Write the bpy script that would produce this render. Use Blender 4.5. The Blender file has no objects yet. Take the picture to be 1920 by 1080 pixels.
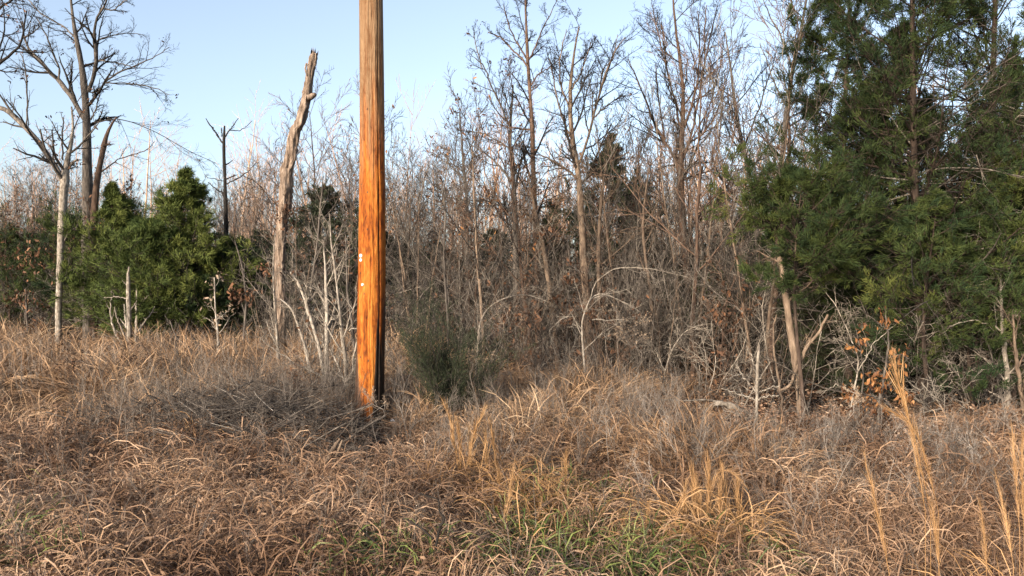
import bpy, math, random
import numpy as np
from math import radians as rad

# ------------------------------------------------------------------ camera, sky, sun, exposure
sc = bpy.context.scene
COL = sc.collection
F, CX, HY, EYE = 1400.0, 960.0, 547.0, 1.7      # focal length in photo pixels, centre column, horizon row, eye height
cam_d = bpy.data.cameras.new('camera'); cam = bpy.data.objects.new('camera', cam_d); COL.objects.link(cam)
cam_d.sensor_width = 36; cam_d.lens = 36 * F / 1920
cam_d.shift_y = 7 / 1920
cam_d.clip_start = 0.05; cam_d.clip_end = 2000
cam.location = (0, 0, EYE); cam.rotation_euler = (rad(90), 0, 0)
sc.camera = cam

SUN_EL, SUN_AZ = 15.0, 214.0     # degrees; azimuth clockwise from +Y (behind the camera, to the left)
w = bpy.data.worlds.new('World'); sc.world = w; w.use_nodes = True
nt = w.node_tree; nt.nodes.clear()
sky = nt.nodes.new('ShaderNodeTexSky'); sky.sky_type = 'NISHITA'; sky.sun_disc = False
sky.sun_elevation = rad(SUN_EL); sky.sun_rotation = rad(SUN_AZ)
sky.air_density = 1.0; sky.dust_density = 2.4; sky.ozone_density = 2.6
bg = nt.nodes.new('ShaderNodeBackground'); bg.inputs['Strength'].default_value = 0.105
wo = nt.nodes.new('ShaderNodeOutputWorld')
hs = nt.nodes.new('ShaderNodeHueSaturation'); hs.inputs['Saturation'].default_value = 0.70
nt.links.new(sky.outputs[0], hs.inputs['Color']); nt.links.new(hs.outputs[0], bg.inputs[0]); nt.links.new(bg.outputs[0], wo.inputs[0])
sd = bpy.data.lights.new('sun', 'SUN'); so = bpy.data.objects.new('sun', sd); COL.objects.link(so)
sd.energy = 2.7; sd.angle = rad(6.0); sd.color = (1.0, 0.86, 0.70)
a, e = rad(SUN_AZ), rad(SUN_EL)
from mathutils import Vector
so.rotation_euler = Vector((math.sin(a)*math.cos(e), math.cos(a)*math.cos(e), math.sin(e))).to_track_quat('Z', 'Y').to_euler()
so.location = (-5, -8, 12)
sc.view_settings.view_transform = 'Standard'; sc.view_settings.look = 'None'
sc.view_settings.exposure = 1.70; sc.view_settings.gamma = 1
sc.cycles.max_bounces = 5; sc.cycles.diffuse_bounces = 3; sc.cycles.transparent_max_bounces = 4

# ------------------------------------------------------------------ terrain
def gz(x, y):
    x = np.asarray(x, float); y = np.asarray(y, float)
    near = 0.05*np.sin(x*1.3+y*.7) + 0.04*np.sin(x*.6-y*1.1+1) + 0.025*np.sin(x*2.9+y*2.3)
    far = 0.10*np.sin(x*.21+.5)*np.sin(y*.17) * np.clip((y-10)/15, 0, 1)
    rise = 1.6*np.clip((y-30)/60, 0, 1)**1.3
    return near*np.clip(1-(y-40)/60, 0, 1) + far + rise

def at(px, py, d):
    return np.array([(px-CX)/F*d, d, EYE+(HY-py)/F*d])

EDGE_X = [-400, 0, 300, 500, 700, 900, 1100, 1400, 1700, 1920, 2400]
EDGE_D = [24, 22, 20.5, 18.5, 16, 14, 13, 11.3, 10, 9.6, 9.4]
def edge(px): return np.interp(px, EDGE_X, EDGE_D)

# ------------------------------------------------------------------ materials
def mat(name, stops, noise=(6, 6, 6), amt=0.45, rough=0.85, bump=0.0, rnd=0.25, spec=0.2, coords='Object', detail=4):
    m = bpy.data.materials.new(name); m.use_nodes = True
    t = m.node_tree; N, L = t.nodes, t.links
    b = N['Principled BSDF']; b.inputs['Roughness'].default_value = rough; b.inputs['Specular IOR Level'].default_value = spec
    at_ = N.new('ShaderNodeAttribute'); at_.attribute_name = 'tint'
    oi = N.new('ShaderNodeObjectInfo')
    tc = N.new('ShaderNodeTexCoord'); mp = N.new('ShaderNodeMapping'); mp.inputs['Scale'].default_value = noise
    L.new(tc.outputs[coords], mp.inputs[0])
    nz = N.new('ShaderNodeTexNoise'); nz.inputs['Scale'].default_value = 1; nz.inputs['Detail'].default_value = detail
    L.new(mp.outputs[0], nz.inputs['Vector'])
    s1 = N.new('ShaderNodeMath'); s1.operation = 'SUBTRACT'; L.new(nz.outputs[0], s1.inputs[0]); s1.inputs[1].default_value = .5
    m1 = N.new('ShaderNodeMath'); m1.operation = 'MULTIPLY_ADD'; L.new(s1.outputs[0], m1.inputs[0]); m1.inputs[1].default_value = amt*2.4
    L.new(at_.outputs['Fac'], m1.inputs[2])
    s2 = N.new('ShaderNodeMath'); s2.operation = 'SUBTRACT'; L.new(oi.outputs['Random'], s2.inputs[0]); s2.inputs[1].default_value = .5
    m2 = N.new('ShaderNodeMath'); m2.operation = 'MULTIPLY_ADD'; L.new(s2.outputs[0], m2.inputs[0]); m2.inputs[1].default_value = rnd
    L.new(m1.outputs[0], m2.inputs[2])
    r = N.new('ShaderNodeValToRGB'); L.new(m2.outputs[0], r.inputs[0])
    el = r.color_ramp.elements
    n = len(stops)
    while len(el) < n: el.new(0.5)
    for i, c in enumerate(stops):
        el[i].position = i/(n-1); el[i].color = (*c, 1)
    L.new(r.outputs[0], b.inputs['Base Color'])
    if bump:
        bp = N.new('ShaderNodeBump'); bp.inputs['Strength'].default_value = 0.9; bp.inputs['Distance'].default_value = bump
        L.new(nz.outputs[0], bp.inputs['Height']); L.new(bp.outputs[0], b.inputs['Normal'])
    return m

M = {}
M['bark_grey'] = mat('bark_grey', [(.012,.010,.009), (.05,.042,.036), (.12,.10,.083), (.29,.25,.205)], (22,22,5), .5, bump=.02)
M['bark_tan']  = mat('bark_tan',  [(.02,.014,.010), (.075,.052,.037), (.18,.13,.092), (.34,.26,.195)], (20,20,6), .5, bump=.02)
M['bark_red']  = mat('bark_red',  [(.014,.009,.007), (.055,.035,.025), (.12,.075,.052), (.21,.14,.10)], (20,20,6), .5, bump=.02)
M['bark_dark'] = mat('bark_dark', [(.006,.005,.004), (.022,.018,.015), (.05,.04,.033)], (20,20,5), .5, bump=.02)
M['bark_cedar'] = mat('bark_cedar', [(.008,.006,.005), (.03,.021,.016), (.07,.048,.036), (.14,.10,.08)], (24,24,5), .55, bump=.02)  # dark brown bark, deepened to stand in for dense shade below the crowns
M['far_bark_sunlit'] = mat('far_bark_sunlit', [(.07,.04,.026), (.24,.135,.085), (.44,.28,.185), (.60,.44,.32)], (4,4,4), .4)  # tan bark made brighter and more orange: sunlit glow of distant trees in the colour
M['cedar_mid'] = mat('cedar_mid', [(.005,.013,.007), (.016,.031,.011), (.046,.060,.014), (.11,.115,.027)], (1.5,1.5,1.5), .5)
M['bark_pale'] = mat('bark_pale', [(.04,.033,.028), (.15,.125,.10), (.30,.26,.215), (.42,.375,.32)], (26,26,12), .6, bump=.012)
M['snag'] = mat('snag', [(.03,.02,.014), (.12,.085,.062), (.28,.21,.16), (.40,.33,.27)], (22,22,3.2), .62, bump=.05)
M['cedar_leaf'] = mat('cedar_leaf', [(.003,.009,.004), (.012,.024,.008), (.034,.046,.010), (.09,.095,.02)], (3,3,3), .35)
M['cedar_olive'] = mat('cedar_olive', [(.010,.022,.008), (.036,.056,.014), (.085,.105,.024), (.17,.18,.045)], (3,3,3), .35)
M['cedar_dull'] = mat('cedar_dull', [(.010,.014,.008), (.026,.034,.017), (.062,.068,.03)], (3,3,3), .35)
M['oak_leaf'] = mat('oak_leaf', [(.045,.018,.008), (.15,.065,.025), (.30,.145,.055)], (8,8,8), .4, rough=.6)
M['brown_leaf'] = mat('brown_leaf', [(.02,.012,.008), (.075,.038,.022), (.17,.085,.045)], (8,8,8), .4, rough=.7)
M['pale_leaf'] = mat('pale_leaf', [(.06,.04,.028), (.17,.12,.085), (.36,.27,.19)], (8,8,8), .4, rough=.7)
M['litter'] = mat('litter', [(.04,.02,.012), (.13,.07,.042), (.30,.18,.115), (.52,.38,.27)], (5,5,5), .35, rough=.75)
M['dry_grass'] = mat('dry_grass', [(.038,.019,.011), (.165,.095,.056), (.36,.235,.148), (.56,.42,.29)], (1.3,1.3,1.3), .34, rough=.6)
M['straw'] = mat('straw', [(.05,.028,.015), (.18,.105,.058), (.37,.24,.14), (.56,.42,.27)], (1.2,1.2,1.2), .34, rough=.6)
M['grey_stem'] = mat('grey_stem', [(.03,.024,.02), (.11,.09,.075), (.26,.22,.185), (.48,.43,.37)], (1.5,1.5,1.5), .3)
M['broomsedge'] = mat('broomsedge', [(.10,.05,.02), (.26,.145,.062), (.46,.29,.15)], (5,5,2), .3, rough=.55)
M['green_grass'] = mat('green_grass', [(.018,.035,.008), (.05,.08,.018), (.14,.165,.045), (.32,.29,.14)], (3,3,3), .3, rough=.5)
M['ground'] = mat('ground', [(.010,.007,.005), (.03,.019,.013), (.065,.043,.029), (.11,.075,.05)], (5,5,5), .55, bump=.05, detail=10)
M['white_litter'] = mat('white_litter', [(.6,.6,.6), (.8,.8,.8)], (8,8,8), .2, rough=.4, spec=.5)
M['stone'] = mat('stone', [(.10,.085,.07), (.30,.26,.21), (.48,.43,.36)], (14,14,14), .6, bump=.02)
M['metal'] = mat('metal', [(.55,.55,.55), (.85,.85,.85)], (30,30,30), .2, rough=.35, spec=.6)

# ------------------------------------------------------------------ mesh builder
class Geo:
    def __init__(s): s.v, s.f, s.t, s.n = [], [], [], 0
    def raw(s, V, Q, T):
        s.v.append(np.asarray(V, np.float32).reshape(-1, 3)); s.f.append(np.asarray(Q, np.int64).reshape(-1, 4) + s.n)
        k = len(s.v[-1]); s.t.append(np.broadcast_to(np.asarray(T, np.float32), (k,)).copy()); s.n += k
    def tubes(s, P, R, S=3, tint=.5):
        P = np.asarray(P, float); R = np.asarray(R, float)
        if P.ndim == 2: P, R = P[None], R[None]
        N, K, _ = P.shape
        if N == 0: return s
        T = np.gradient(P, axis=1); T /= np.linalg.norm(T, axis=2, keepdims=True)+1e-9
        m = (P[:, -1]-P[:, 0]); m /= np.linalg.norm(m, axis=1, keepdims=True)+1e-9
        ref = np.where(np.abs(m[:, 2:3]) > .75, np.array([[1., .13, 0]]), np.array([[0.1, 0, 1.]]))[:, None, :]
        n1 = np.cross(T, np.broadcast_to(ref, T.shape)); n1 /= np.linalg.norm(n1, axis=2, keepdims=True)+1e-9
        n2 = np.cross(T, n1)
        an = np.arange(S)/S*2*np.pi
        V = P[:, :, None]+R[:, :, None, None]*(np.cos(an)[:, None]*n1[:, :, None]+np.sin(an)[:, None]*n2[:, :, None])
        b = np.arange(N)[:, None, None]*K*S + np.arange(K-1)[None, :, None]*S
        i = np.arange(S)[None, None]; j = (i+1) % S
        Q = np.stack([b+i, b+i+S, b+j+S, b+j], -1)
        tt = np.broadcast_to(np.asarray(tint, float).reshape(-1, 1), (N, K*S)).reshape(-1)
        s.raw(V, Q, tt); return s
    def ribbons(s, P, W, side, tint=.5):
        N, K, _ = P.shape
        if N == 0: return s
        off = side[:, None, :]*W[:, :, None]*.5
        V = np.stack([P-off, P+off], 2)
        b = np.arange(N)[:, None]*K*2+np.arange(K-1)[None]*2
        Q = np.stack([b, b+1, b+3, b+2], -1)
        tt = np.broadcast_to(np.asarray(tint, float).reshape(-1, 1), (N, K*2)).reshape(-1)
        s.raw(V, Q, tt); return s
    def build(s, name, m, parent=None, org=(0, 0, 0), smooth=False, loc=None):
        V = np.concatenate(s.v) - np.asarray(org, np.float32); Q = np.concatenate(s.f); T = np.concatenate(s.t)
        me = bpy.data.meshes.new(name)
        me.vertices.add(len(V)); me.vertices.foreach_set('co', V.astype(np.float32).ravel())
        me.loops.add(Q.size); me.loops.foreach_set('vertex_index', Q.astype(np.int32).ravel())
        me.polygons.add(len(Q)); me.polygons.foreach_set('loop_start', np.arange(0, Q.size, 4, dtype=np.int32))
        if smooth: me.polygons.foreach_set('use_smooth', np.ones(len(Q), bool))
        me.attributes.new('tint', 'FLOAT', 'POINT').data.foreach_set('value', np.clip(T, 0, 1).astype(np.float32))
        me.update(calc_edges=True)
        me.materials.append(M[m] if isinstance(m, str) else m)
        o = bpy.data.objects.new(name, me); COL.objects.link(o)
        if parent: o.parent = parent
        if loc is not None: o.location = loc
        return o

def tag(o, label=None, cat=None, group=None, kind=None):
    if label: o['label'] = label
    if cat: o['category'] = cat
    if group: o['group'] = group
    if kind: o['kind'] = kind
    return o
def thing(name, loc, label, cat, group=None):
    o = bpy.data.objects.new(name, None); COL.objects.link(o); o.location = [float(c) for c in loc]; o.empty_display_size = .1
    return tag(o, label, cat, group)
def dup(src, loc, rz=0, scale=1, label=None, tilt=(0, 0)):
    c = src.copy(); COL.objects.link(c)
    c.location = [float(q) for q in loc]; c.rotation_euler = (tilt[0], tilt[1], rz)
    c.scale = (scale,)*3 if np.isscalar(scale) else scale
    if label: c['label'] = label
    for ch in KIDS[src.name]:
        k = ch.copy(); COL.objects.link(k); k.parent = c
    return c
KIDS = {}

def norm(v): return v/(np.linalg.norm(v, axis=-1, keepdims=True)+1e-9)

def grow(P, R, n, rng, t0=.2, t1=1., ang=45, angj=12, lenf=.5, tap=.5, K=6, up=.3, wob=.12, rf=.6, rmin=.003, rmax=9, tip=.35, jl=.3):
    N, Kp, _ = P.shape
    seg = np.linalg.norm(np.diff(P, axis=1), axis=2).sum(1)
    t = t0+(t1-t0)*((np.arange(n)[None]+rng.random((N, n)))/n)
    x = t*(Kp-1); i = np.clip(x.astype(int), 0, Kp-2); f = (x-i)[..., None]
    I = np.arange(N)[:, None]
    p = P[I, i]*(1-f)+P[I, i+1]*f
    T = norm(P[I, i+1]-P[I, i])
    r = R[I, i]*(1-f[..., 0])+R[I, i+1]*f[..., 0]
    u = norm(np.cross(T, rng.normal(size=T.shape)))
    a_ = np.radians(ang+angj*rng.normal(size=t.shape))[..., None]
    d = norm(np.cos(a_)*T+np.sin(a_)*u)
    L = seg[:, None]*lenf*(1-tap*t)*(1+jl*(rng.random(t.shape)*2-1))
    Mn = N*n
    p = p.reshape(Mn, 3); d = d.reshape(Mn, 3); L = L.reshape(Mn, 1)
    out = [p]
    for k in range(K-1):
        d = norm(d+np.array([0, 0, up/K])+wob*rng.normal(size=d.shape))
        out.append(out[-1]+d*L/(K-1))
    Q = np.stack(out, 1)
    r0 = np.clip(r.reshape(Mn)*rf, rmin, rmax)
    RR = np.maximum(r0[:, None]*np.linspace(1, tip, K)[None], rmin*.6)
    return Q, RR

def resample(P, R, K, rng=None, j=0.):
    P = np.asarray(P, float); R = np.asarray(R, float)
    s = np.r_[0, np.cumsum(np.linalg.norm(np.diff(P, axis=0), axis=1))]; s /= s[-1]
    q = np.linspace(0, 1, K)
    X = np.stack([np.interp(q, s, P[:, i]) for i in range(3)], 1); Y = np.interp(q, s, R)
    for _ in range(max(1, K//14)):
        X[1:-1] = X[1:-1]*.5+(X[:-2]+X[2:])*.25
    if rng is not None and j: X[1:-1] += rng.normal(size=X[1:-1].shape)*j
    return X, Y

def trace(pts, d, K=16, slope=0., rng=None, j=0.):
    x0 = pts[0][0]
    P, R = [], []
    L = 0; prev = pts[0]
    for q in pts:
        L += math.hypot(q[0]-prev[0], q[1]-prev[1]); prev = q
        dd = d+slope*L/F*d
        P.append(at(q[0], q[1], dd)); R.append(q[2]*.5/F*dd)
    return resample(P, R, K, rng, j)

def leaves(pts, rng, size, n=1, droop=.3, spread=.03):
    """small folded leaf cards: (N,3,3) ribbons"""
    p = np.repeat(pts, n, 0)+rng.normal(size=(len(pts)*n, 3))*spread
    d = norm(rng.normal(size=p.shape)+np.array([0, 0, -droop*2]))
    s = norm(np.cross(d, rng.normal(size=p.shape)))
    L = size*(.6+.8*rng.random((len(p), 1)))
    nrm = np.cross(d, s)
    P = np.stack([p, p+d*L*.35+nrm*L*.16, p+d*L*.7-nrm*L*.05, p+d*L], 1)
    W = np.stack([L[:, 0]*.10, L[:, 0]*.42, L[:, 0]*.34, L[:, 0]*.05], 1)
    return P, W, s, rng.random(len(p))

# ------------------------------------------------------------------ ground
g = Geo()
ax = np.r_[-260:-30:12j, -28:-9:24j, -8.6:8.6:70j, 9:28:24j, 30:260:12j]
ay = np.r_[-30:0:8j, 1:16:60j, 16.6:40:40j, 43:400:20j]
X, Y = np.meshgrid(ax, ay, indexing='ij')
V = np.stack([X, Y, gz(X, Y)], -1)
ni, nj = X.shape
ii = (np.arange(ni-1)[:, None]*nj+np.arange(nj-1)[None])
g.raw(V, np.stack([ii, ii+nj, ii+nj+1, ii+1], -1), .45)
tag(g.build('ground', 'ground', smooth=True), kind='structure')

# ------------------------------------------------------------------ utility pole
def utility_pole():
    d = 9.4; H = 10.5
    rows = [(800, 668, 722), (785, 663, 720.5), (760, 665, 720), (700, 668, 720.5), (640, 669.5, 721.5), (560, 671, 722.5), (480, 672.5, 723), (400, 673.5, 722.5), (250, 675, 721), (120, 674.5, 719.5), (0, 673.5, 717.5)]
    zz, cc, rr = [], [], []
    for y, l, r in rows:
        zz.append(EYE+(HY-y)/F*d); cc.append(((l+r)/2-CX)/F*d); rr.append((r-l)/2/F*d)
    zz = np.array(zz); cc = np.array(cc); rr = np.array(rr)
    # continue the taper up to the top and down into the ground
    zz = np.r_[-.35, zz, H]; cc = np.r_[cc[0], cc, cc[-1]+(cc[-1]-cc[-4])*.6]; rr = np.r_[rr[0]*1.02, rr, .125]
    K, S = 420, 120
    z = np.linspace(-.35, H, K); c = np.interp(z, zz, cc); R = np.interp(z, zz, rr)
    th = np.linspace(0, 2*np.pi, S, endpoint=False)      # 0 = towards the camera, positive = right in the picture
    TH, Z = np.meshgrid(th, z)
    rng = np.random.default_rng(4)
    # grooves: main check on the right, hairline checks elsewhere
    gc = rad(42)+.05*np.sin(Z*1.3)+.02*np.sin(Z*5); wd = .035+.05*np.clip((1.0-Z)/1.0, 0, 1)
    dth = (TH-gc+np.pi) % (2*np.pi)-np.pi
    depth = .16*np.exp(-(dth/wd)**2)
    rad_m = 1-depth+.006*np.sin(TH*9+Z*.7)+.004*np.sin(TH*23+Z*1.1)
    for k in range(60):
        c0 = rng.uniform(-1.5, 1.5) if k % 2 else rng.uniform(-np.pi, np.pi); z0 = rng.uniform(.3, H); hl = rng.uniform(.2, .9)
        dd = (TH-c0-.03*np.sin(Z*3)+np.pi) % (2*np.pi)-np.pi
        rad_m -= rng.uniform(.015, .05)*np.exp(-(dd/.035)**2)*np.exp(-((Z-z0)/hl)**4)
    rad_m += .03*np.exp(-((TH-.1)/.12)**2)*np.exp(-((Z-3.78)/.04)**2)-.02*np.exp(-((TH-.1)/.05)**2)*np.exp(-((Z-3.76)/.02)**2)
    # frayed slab edge low on the left
    rad_m -= .05*np.clip((.75-Z)/.5, 0, 1)*np.clip(np.sin(TH*5+1), 0, 1)
    Rm = R[:, None]*rad_m
    V = np.stack([c[:, None]+Rm*np.sin(TH), d-Rm*np.cos(TH), Z], -1)
    base = np.arange(K-1)[:, None]*S; i = np.arange(S)[None]; j = (i+1) % S
    g = Geo(); g.raw(V, np.stack([base+i, base+j, base+j+S, base+i+S], -1), .5)
    # material
    m = bpy.data.materials.new('treated_pine'); m.use_nodes = True; t = m.node_tree; N, L = t.nodes, t.links
    b = N['Principled BSDF']; b.inputs['Roughness'].default_value = .7; b.inputs['Specular IOR Level'].default_value = .15
    tc = N.new('ShaderNodeTexCoord'); sp = N.new('ShaderNodeSeparateXYZ'); L.new(tc.outputs['Object'], sp.inputs[0])
    def noise(sx, sy, sz, det=5, dist=0.):
        mp = N.new('ShaderNodeMapping'); mp.inputs['Scale'].default_value = (sx, sy, sz); L.new(tc.outputs['Object'], mp.inputs[0])
        n = N.new('ShaderNodeTexNoise'); n.inputs['Scale'].default_value = 1; n.inputs['Detail'].default_value = det; n.inputs['Distortion'].default_value = dist
        L.new(mp.outputs[0], n.inputs['Vector']); return n.outputs[0]
    def math_(op, a_, b_=0, c_=0):
        n = N.new('ShaderNodeMath'); n.operation = op
        for k, q in enumerate((a_, b_, c_)):
            if hasattr(q, 'is_linked'): L.new(q, n.inputs[k])
            else: n.inputs[k].default_value = q
        return n.outputs[0]
    def ramp(fac, st):
        r = N.new('ShaderNodeValToRGB'); L.new(fac, r.inputs[0]); el = r.color_ramp.elements
        while len(el) < len(st): el.new(.5)
        for k, (p_, c_) in enumerate(st): el[k].position = p_; el[k].color = (*c_, 1)
        return r.outputs[0]
    def mix(f, a_, b_):
        n = N.new('ShaderNodeMix'); n.data_type = 'RGBA'
        L.new(f, n.inputs[0]); L.new(a_, n.inputs[6]); L.new(b_, n.inputs[7]); return n.outputs[2]
    grain = noise(34, 34, 1.6, 8, .3); blot = noise(8, 8, 1.1, 4); fine = noise(90, 90, 4, 4)
    gr = math_('ADD', math_('ADD', math_('MULTIPLY', grain, .30), math_('MULTIPLY', blot, .36)), math_('MULTIPLY', noise(20, 20, 6, 8, 1.5), .34))
    grey = ramp(gr, [(.36, (.09, .032, .011)), (.43, (.15, .072, .031)), (.50, (.195, .112, .057)), (.64, (.255, .16, .088))])
    oran = ramp(gr, [(.38, (.06, .016, .004)), (.44, (.17, .042, .006)), (.50, (.29, .08, .009)), (.60, (.42, .155, .025)), (.68, (.50, .24, .07))])
    dark = ramp(gr, [(.35, (.015, .009, .006)), (.48, (.065, .034, .020)), (.62, (.15, .085, .055))])
    zf = math_('ADD', sp.outputs[2], math_('MULTIPLY', math_('SUBTRACT', noise(16, 16, .8, 4), .5), 3.2))
    f1 = N.new('ShaderNodeMapRange'); L.new(zf, f1.inputs[0]); f1.inputs[1].default_value = 3.1; f1.inputs[2].default_value = 4.3
    c1 = mix(f1.outputs[0], oran, grey)
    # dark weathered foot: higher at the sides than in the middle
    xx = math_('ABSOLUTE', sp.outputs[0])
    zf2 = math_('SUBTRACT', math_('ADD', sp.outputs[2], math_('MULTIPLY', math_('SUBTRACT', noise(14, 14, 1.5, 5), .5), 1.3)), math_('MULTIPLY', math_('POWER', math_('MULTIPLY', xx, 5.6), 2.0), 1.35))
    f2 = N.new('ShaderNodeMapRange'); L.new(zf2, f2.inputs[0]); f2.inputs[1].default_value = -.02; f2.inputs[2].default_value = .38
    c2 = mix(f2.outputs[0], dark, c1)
    # black creosote streak right of the middle near the ground
    bx = math_('ABSOLUTE', math_('SUBTRACT', sp.outputs[0], .118))
    wz = math_('MAXIMUM', math_('MULTIPLY_ADD', sp.outputs[2], -.045, .068), -.004)
    f3 = N.new('ShaderNodeMapRange'); L.new(math_('SUBTRACT', bx, math_('ADD', wz, math_('MULTIPLY', math_('SUBTRACT', fine, .5), .03))), f3.inputs[0]); f3.inputs[1].default_value = .0; f3.inputs[2].default_value = .012
    blk = ramp(gr, [(.3, (.006, .005, .004)), (.7, (.03, .02, .014))])
    c3 = mix(f3.outputs[0], blk, c2)
    # knot holes and spots
    vor = N.new('ShaderNodeTexVoronoi'); mp = N.new('ShaderNodeMapping'); mp.inputs['Scale'].default_value = (9, 9, 6); L.new(tc.outputs['Object'], mp.inputs[0]); L.new(mp.outputs[0], vor.inputs['Vector']); vor.inputs['Scale'].default_value = 1
    f4 = N.new('ShaderNodeMapRange'); L.new(vor.outputs['Distance'], f4.inputs[0]); f4.inputs[1].default_value = .07; f4.inputs[2].default_value = .11
    c4 = mix(f4.outputs[0], dark, c3)
    L.new(c4, b.inputs['Base Color'])
    bp = N.new('ShaderNodeBump'); bp.inputs['Distance'].default_value = .03; L.new(math_('ADD', grain, math_('MULTIPLY', fine, .5)), bp.inputs['Height']); L.new(bp.outputs[0], b.inputs['Normal'])
    org = (float(c[10]), d, float(gz(c[10], d)))
    root = thing('utility_pole', org, 'tall wooden utility pole, orange below, with a dark split down its right side', 'utility pole')
    g.build('shaft', m, root, org, smooth=True)
    for (px, py, r0) in ((680.5, 480.5, .024), (680.5, 488.5, .021), (684.5, 534, .017)):
        p = at(px, py, d); cz = np.interp(p[2], z, c); Rz = np.interp(p[2], z, R)
        s_ = (p[0]-cz)/Rz; yy = d-Rz*math.sqrt(max(0, 1-s_*s_))
        nr = norm(np.array([p[0]-cz, yy-d, 0])); c0 = np.array([p[0], yy, p[2]])
        q = Geo(); q.tubes(np.stack([c0-nr*.01, c0+nr*.006, c0+nr*.012, c0+nr*.013]), np.array([r0, r0, r0*.8, .0005]), 14)
        tagd = q.build('nail_tag', 'metal', root, org)
    return root
utility_pole()

# ------------------------------------------------------------------ broken snag beside the pole
def broken_snag():
    d = 15.0; rng = np.random.default_rng(8)
    pts = [(589, 98, 13), (586, 112, 16), (581, 135, 16), (578, 160, 17), (575, 182, 19), (568, 210, 21), (564, 232, 22), (552, 246, 22), (548, 275, 21), (546, 296, 24), (538, 316, 25), (535, 345, 26), (533, 385, 25), (529, 420, 22), (525, 470, 21), (524, 520, 20), (527, 570, 20), (527, 640, 21), (530, 712, 25)]
    P, R = trace(pts[::-1], d, 150, .0); R[-6:] = R[-7]
    K, S = 150, 28
    org = np.array([P[0, 0], d, gz(P[0, 0], d)]); P[0, 2] = min(P[0, 2], org[2]-.1)
    g = Geo(); th = np.arange(S)/S*2*np.pi
    TH, Z = np.meshgrid(th, np.arange(K)*.05)
    rm = 1+.10*np.sin(TH*3+Z*2.1)+.08*np.sin(TH*5-Z*3.3)+.06*np.sin(TH*9+Z*7)+.10*rng.normal(size=TH.shape)*(rng.random(TH.shape) > .6)
    for _ in range(60):
        a0, z0 = rng.uniform(-np.pi, np.pi), rng.uniform(2, 7.3)
        dd = (TH-a0+np.pi) % (2*np.pi)-np.pi
        rm += rng.choice([-.34, .26])*np.exp(-(dd/.3)**2)*np.exp(-((Z-z0)/rng.uniform(.05, .16))**2)
    zj = np.where(np.arange(K)[:, None] >= K-2, .16*rng.random(S)*(rng.random(S) > .4)-.05, 0)*np.where(np.arange(K)[:, None] == K-1, 1, .4)
    Rm = R[:, None]*rm*.86
    V = np.stack([P[:, 0:1]+Rm*np.sin(TH), P[:, 1:2]-Rm*np.cos(TH), P[:, 2:3]+zj], -1)
    base = np.arange(K-1)[:, None]*S; i = np.arange(S)[None]; j = (i+1) % S
    g.raw(V, np.stack([base+i, base+j, base+j+S, base+i+S], -1), .5)
    n0 = g.n
    g.raw(np.r_[V[-1], [V[-1].mean(0)-[0, 0, .05]]], np.stack([i[0], j[0], np.full(S, S), np.full(S, S)], -1)[:, [0, 1, 2, 2]], .4) if False else None
    cap = V[-1].copy(); inner = cap*.35+cap.mean(0)*.65-[0, 0, .08]
    g.raw(np.r_[cap, inner], np.stack([i[0], j[0], j[0]+S, i[0]+S], -1), .3)
    root = thing('broken_snag', org, 'tall dead broken-off trunk leaning right, just left of the orange pole', 'dead tree')
    g.build('trunk', 'snag', root, org)
    q = Geo(); A, B = trace([(577, 184, 12), (584, 181, 11), (590, 177, 8), (592, 175, 3)], d-.1, 8); q.tubes(A, B*(1+.2*rng.random(8)), 9, .3); q.build('knot', 'snag', root, org)
    for st in ([(592, 100, 4), (593, 108, 2.5), (590, 118, 1)], [(575, 118, 3), (572, 128, 4), (575, 142, 2)]):
        q = Geo(); A, B = trace(st, d-.1, 6); q.tubes(A, B, 5, .5); q.build('bark_strip', 'snag', root, org)
    q = Geo(); c0 = at(532, 400, d-.15)
    pts_ = c0+rng.normal(size=(40, 3))*[.13, .1, .2]
    q.ribbons(*leaves(pts_, rng, .07, 3, spread=.05)); q.build('vine_leaves', 'brown_leaf', root, org)
broken_snag()

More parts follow.
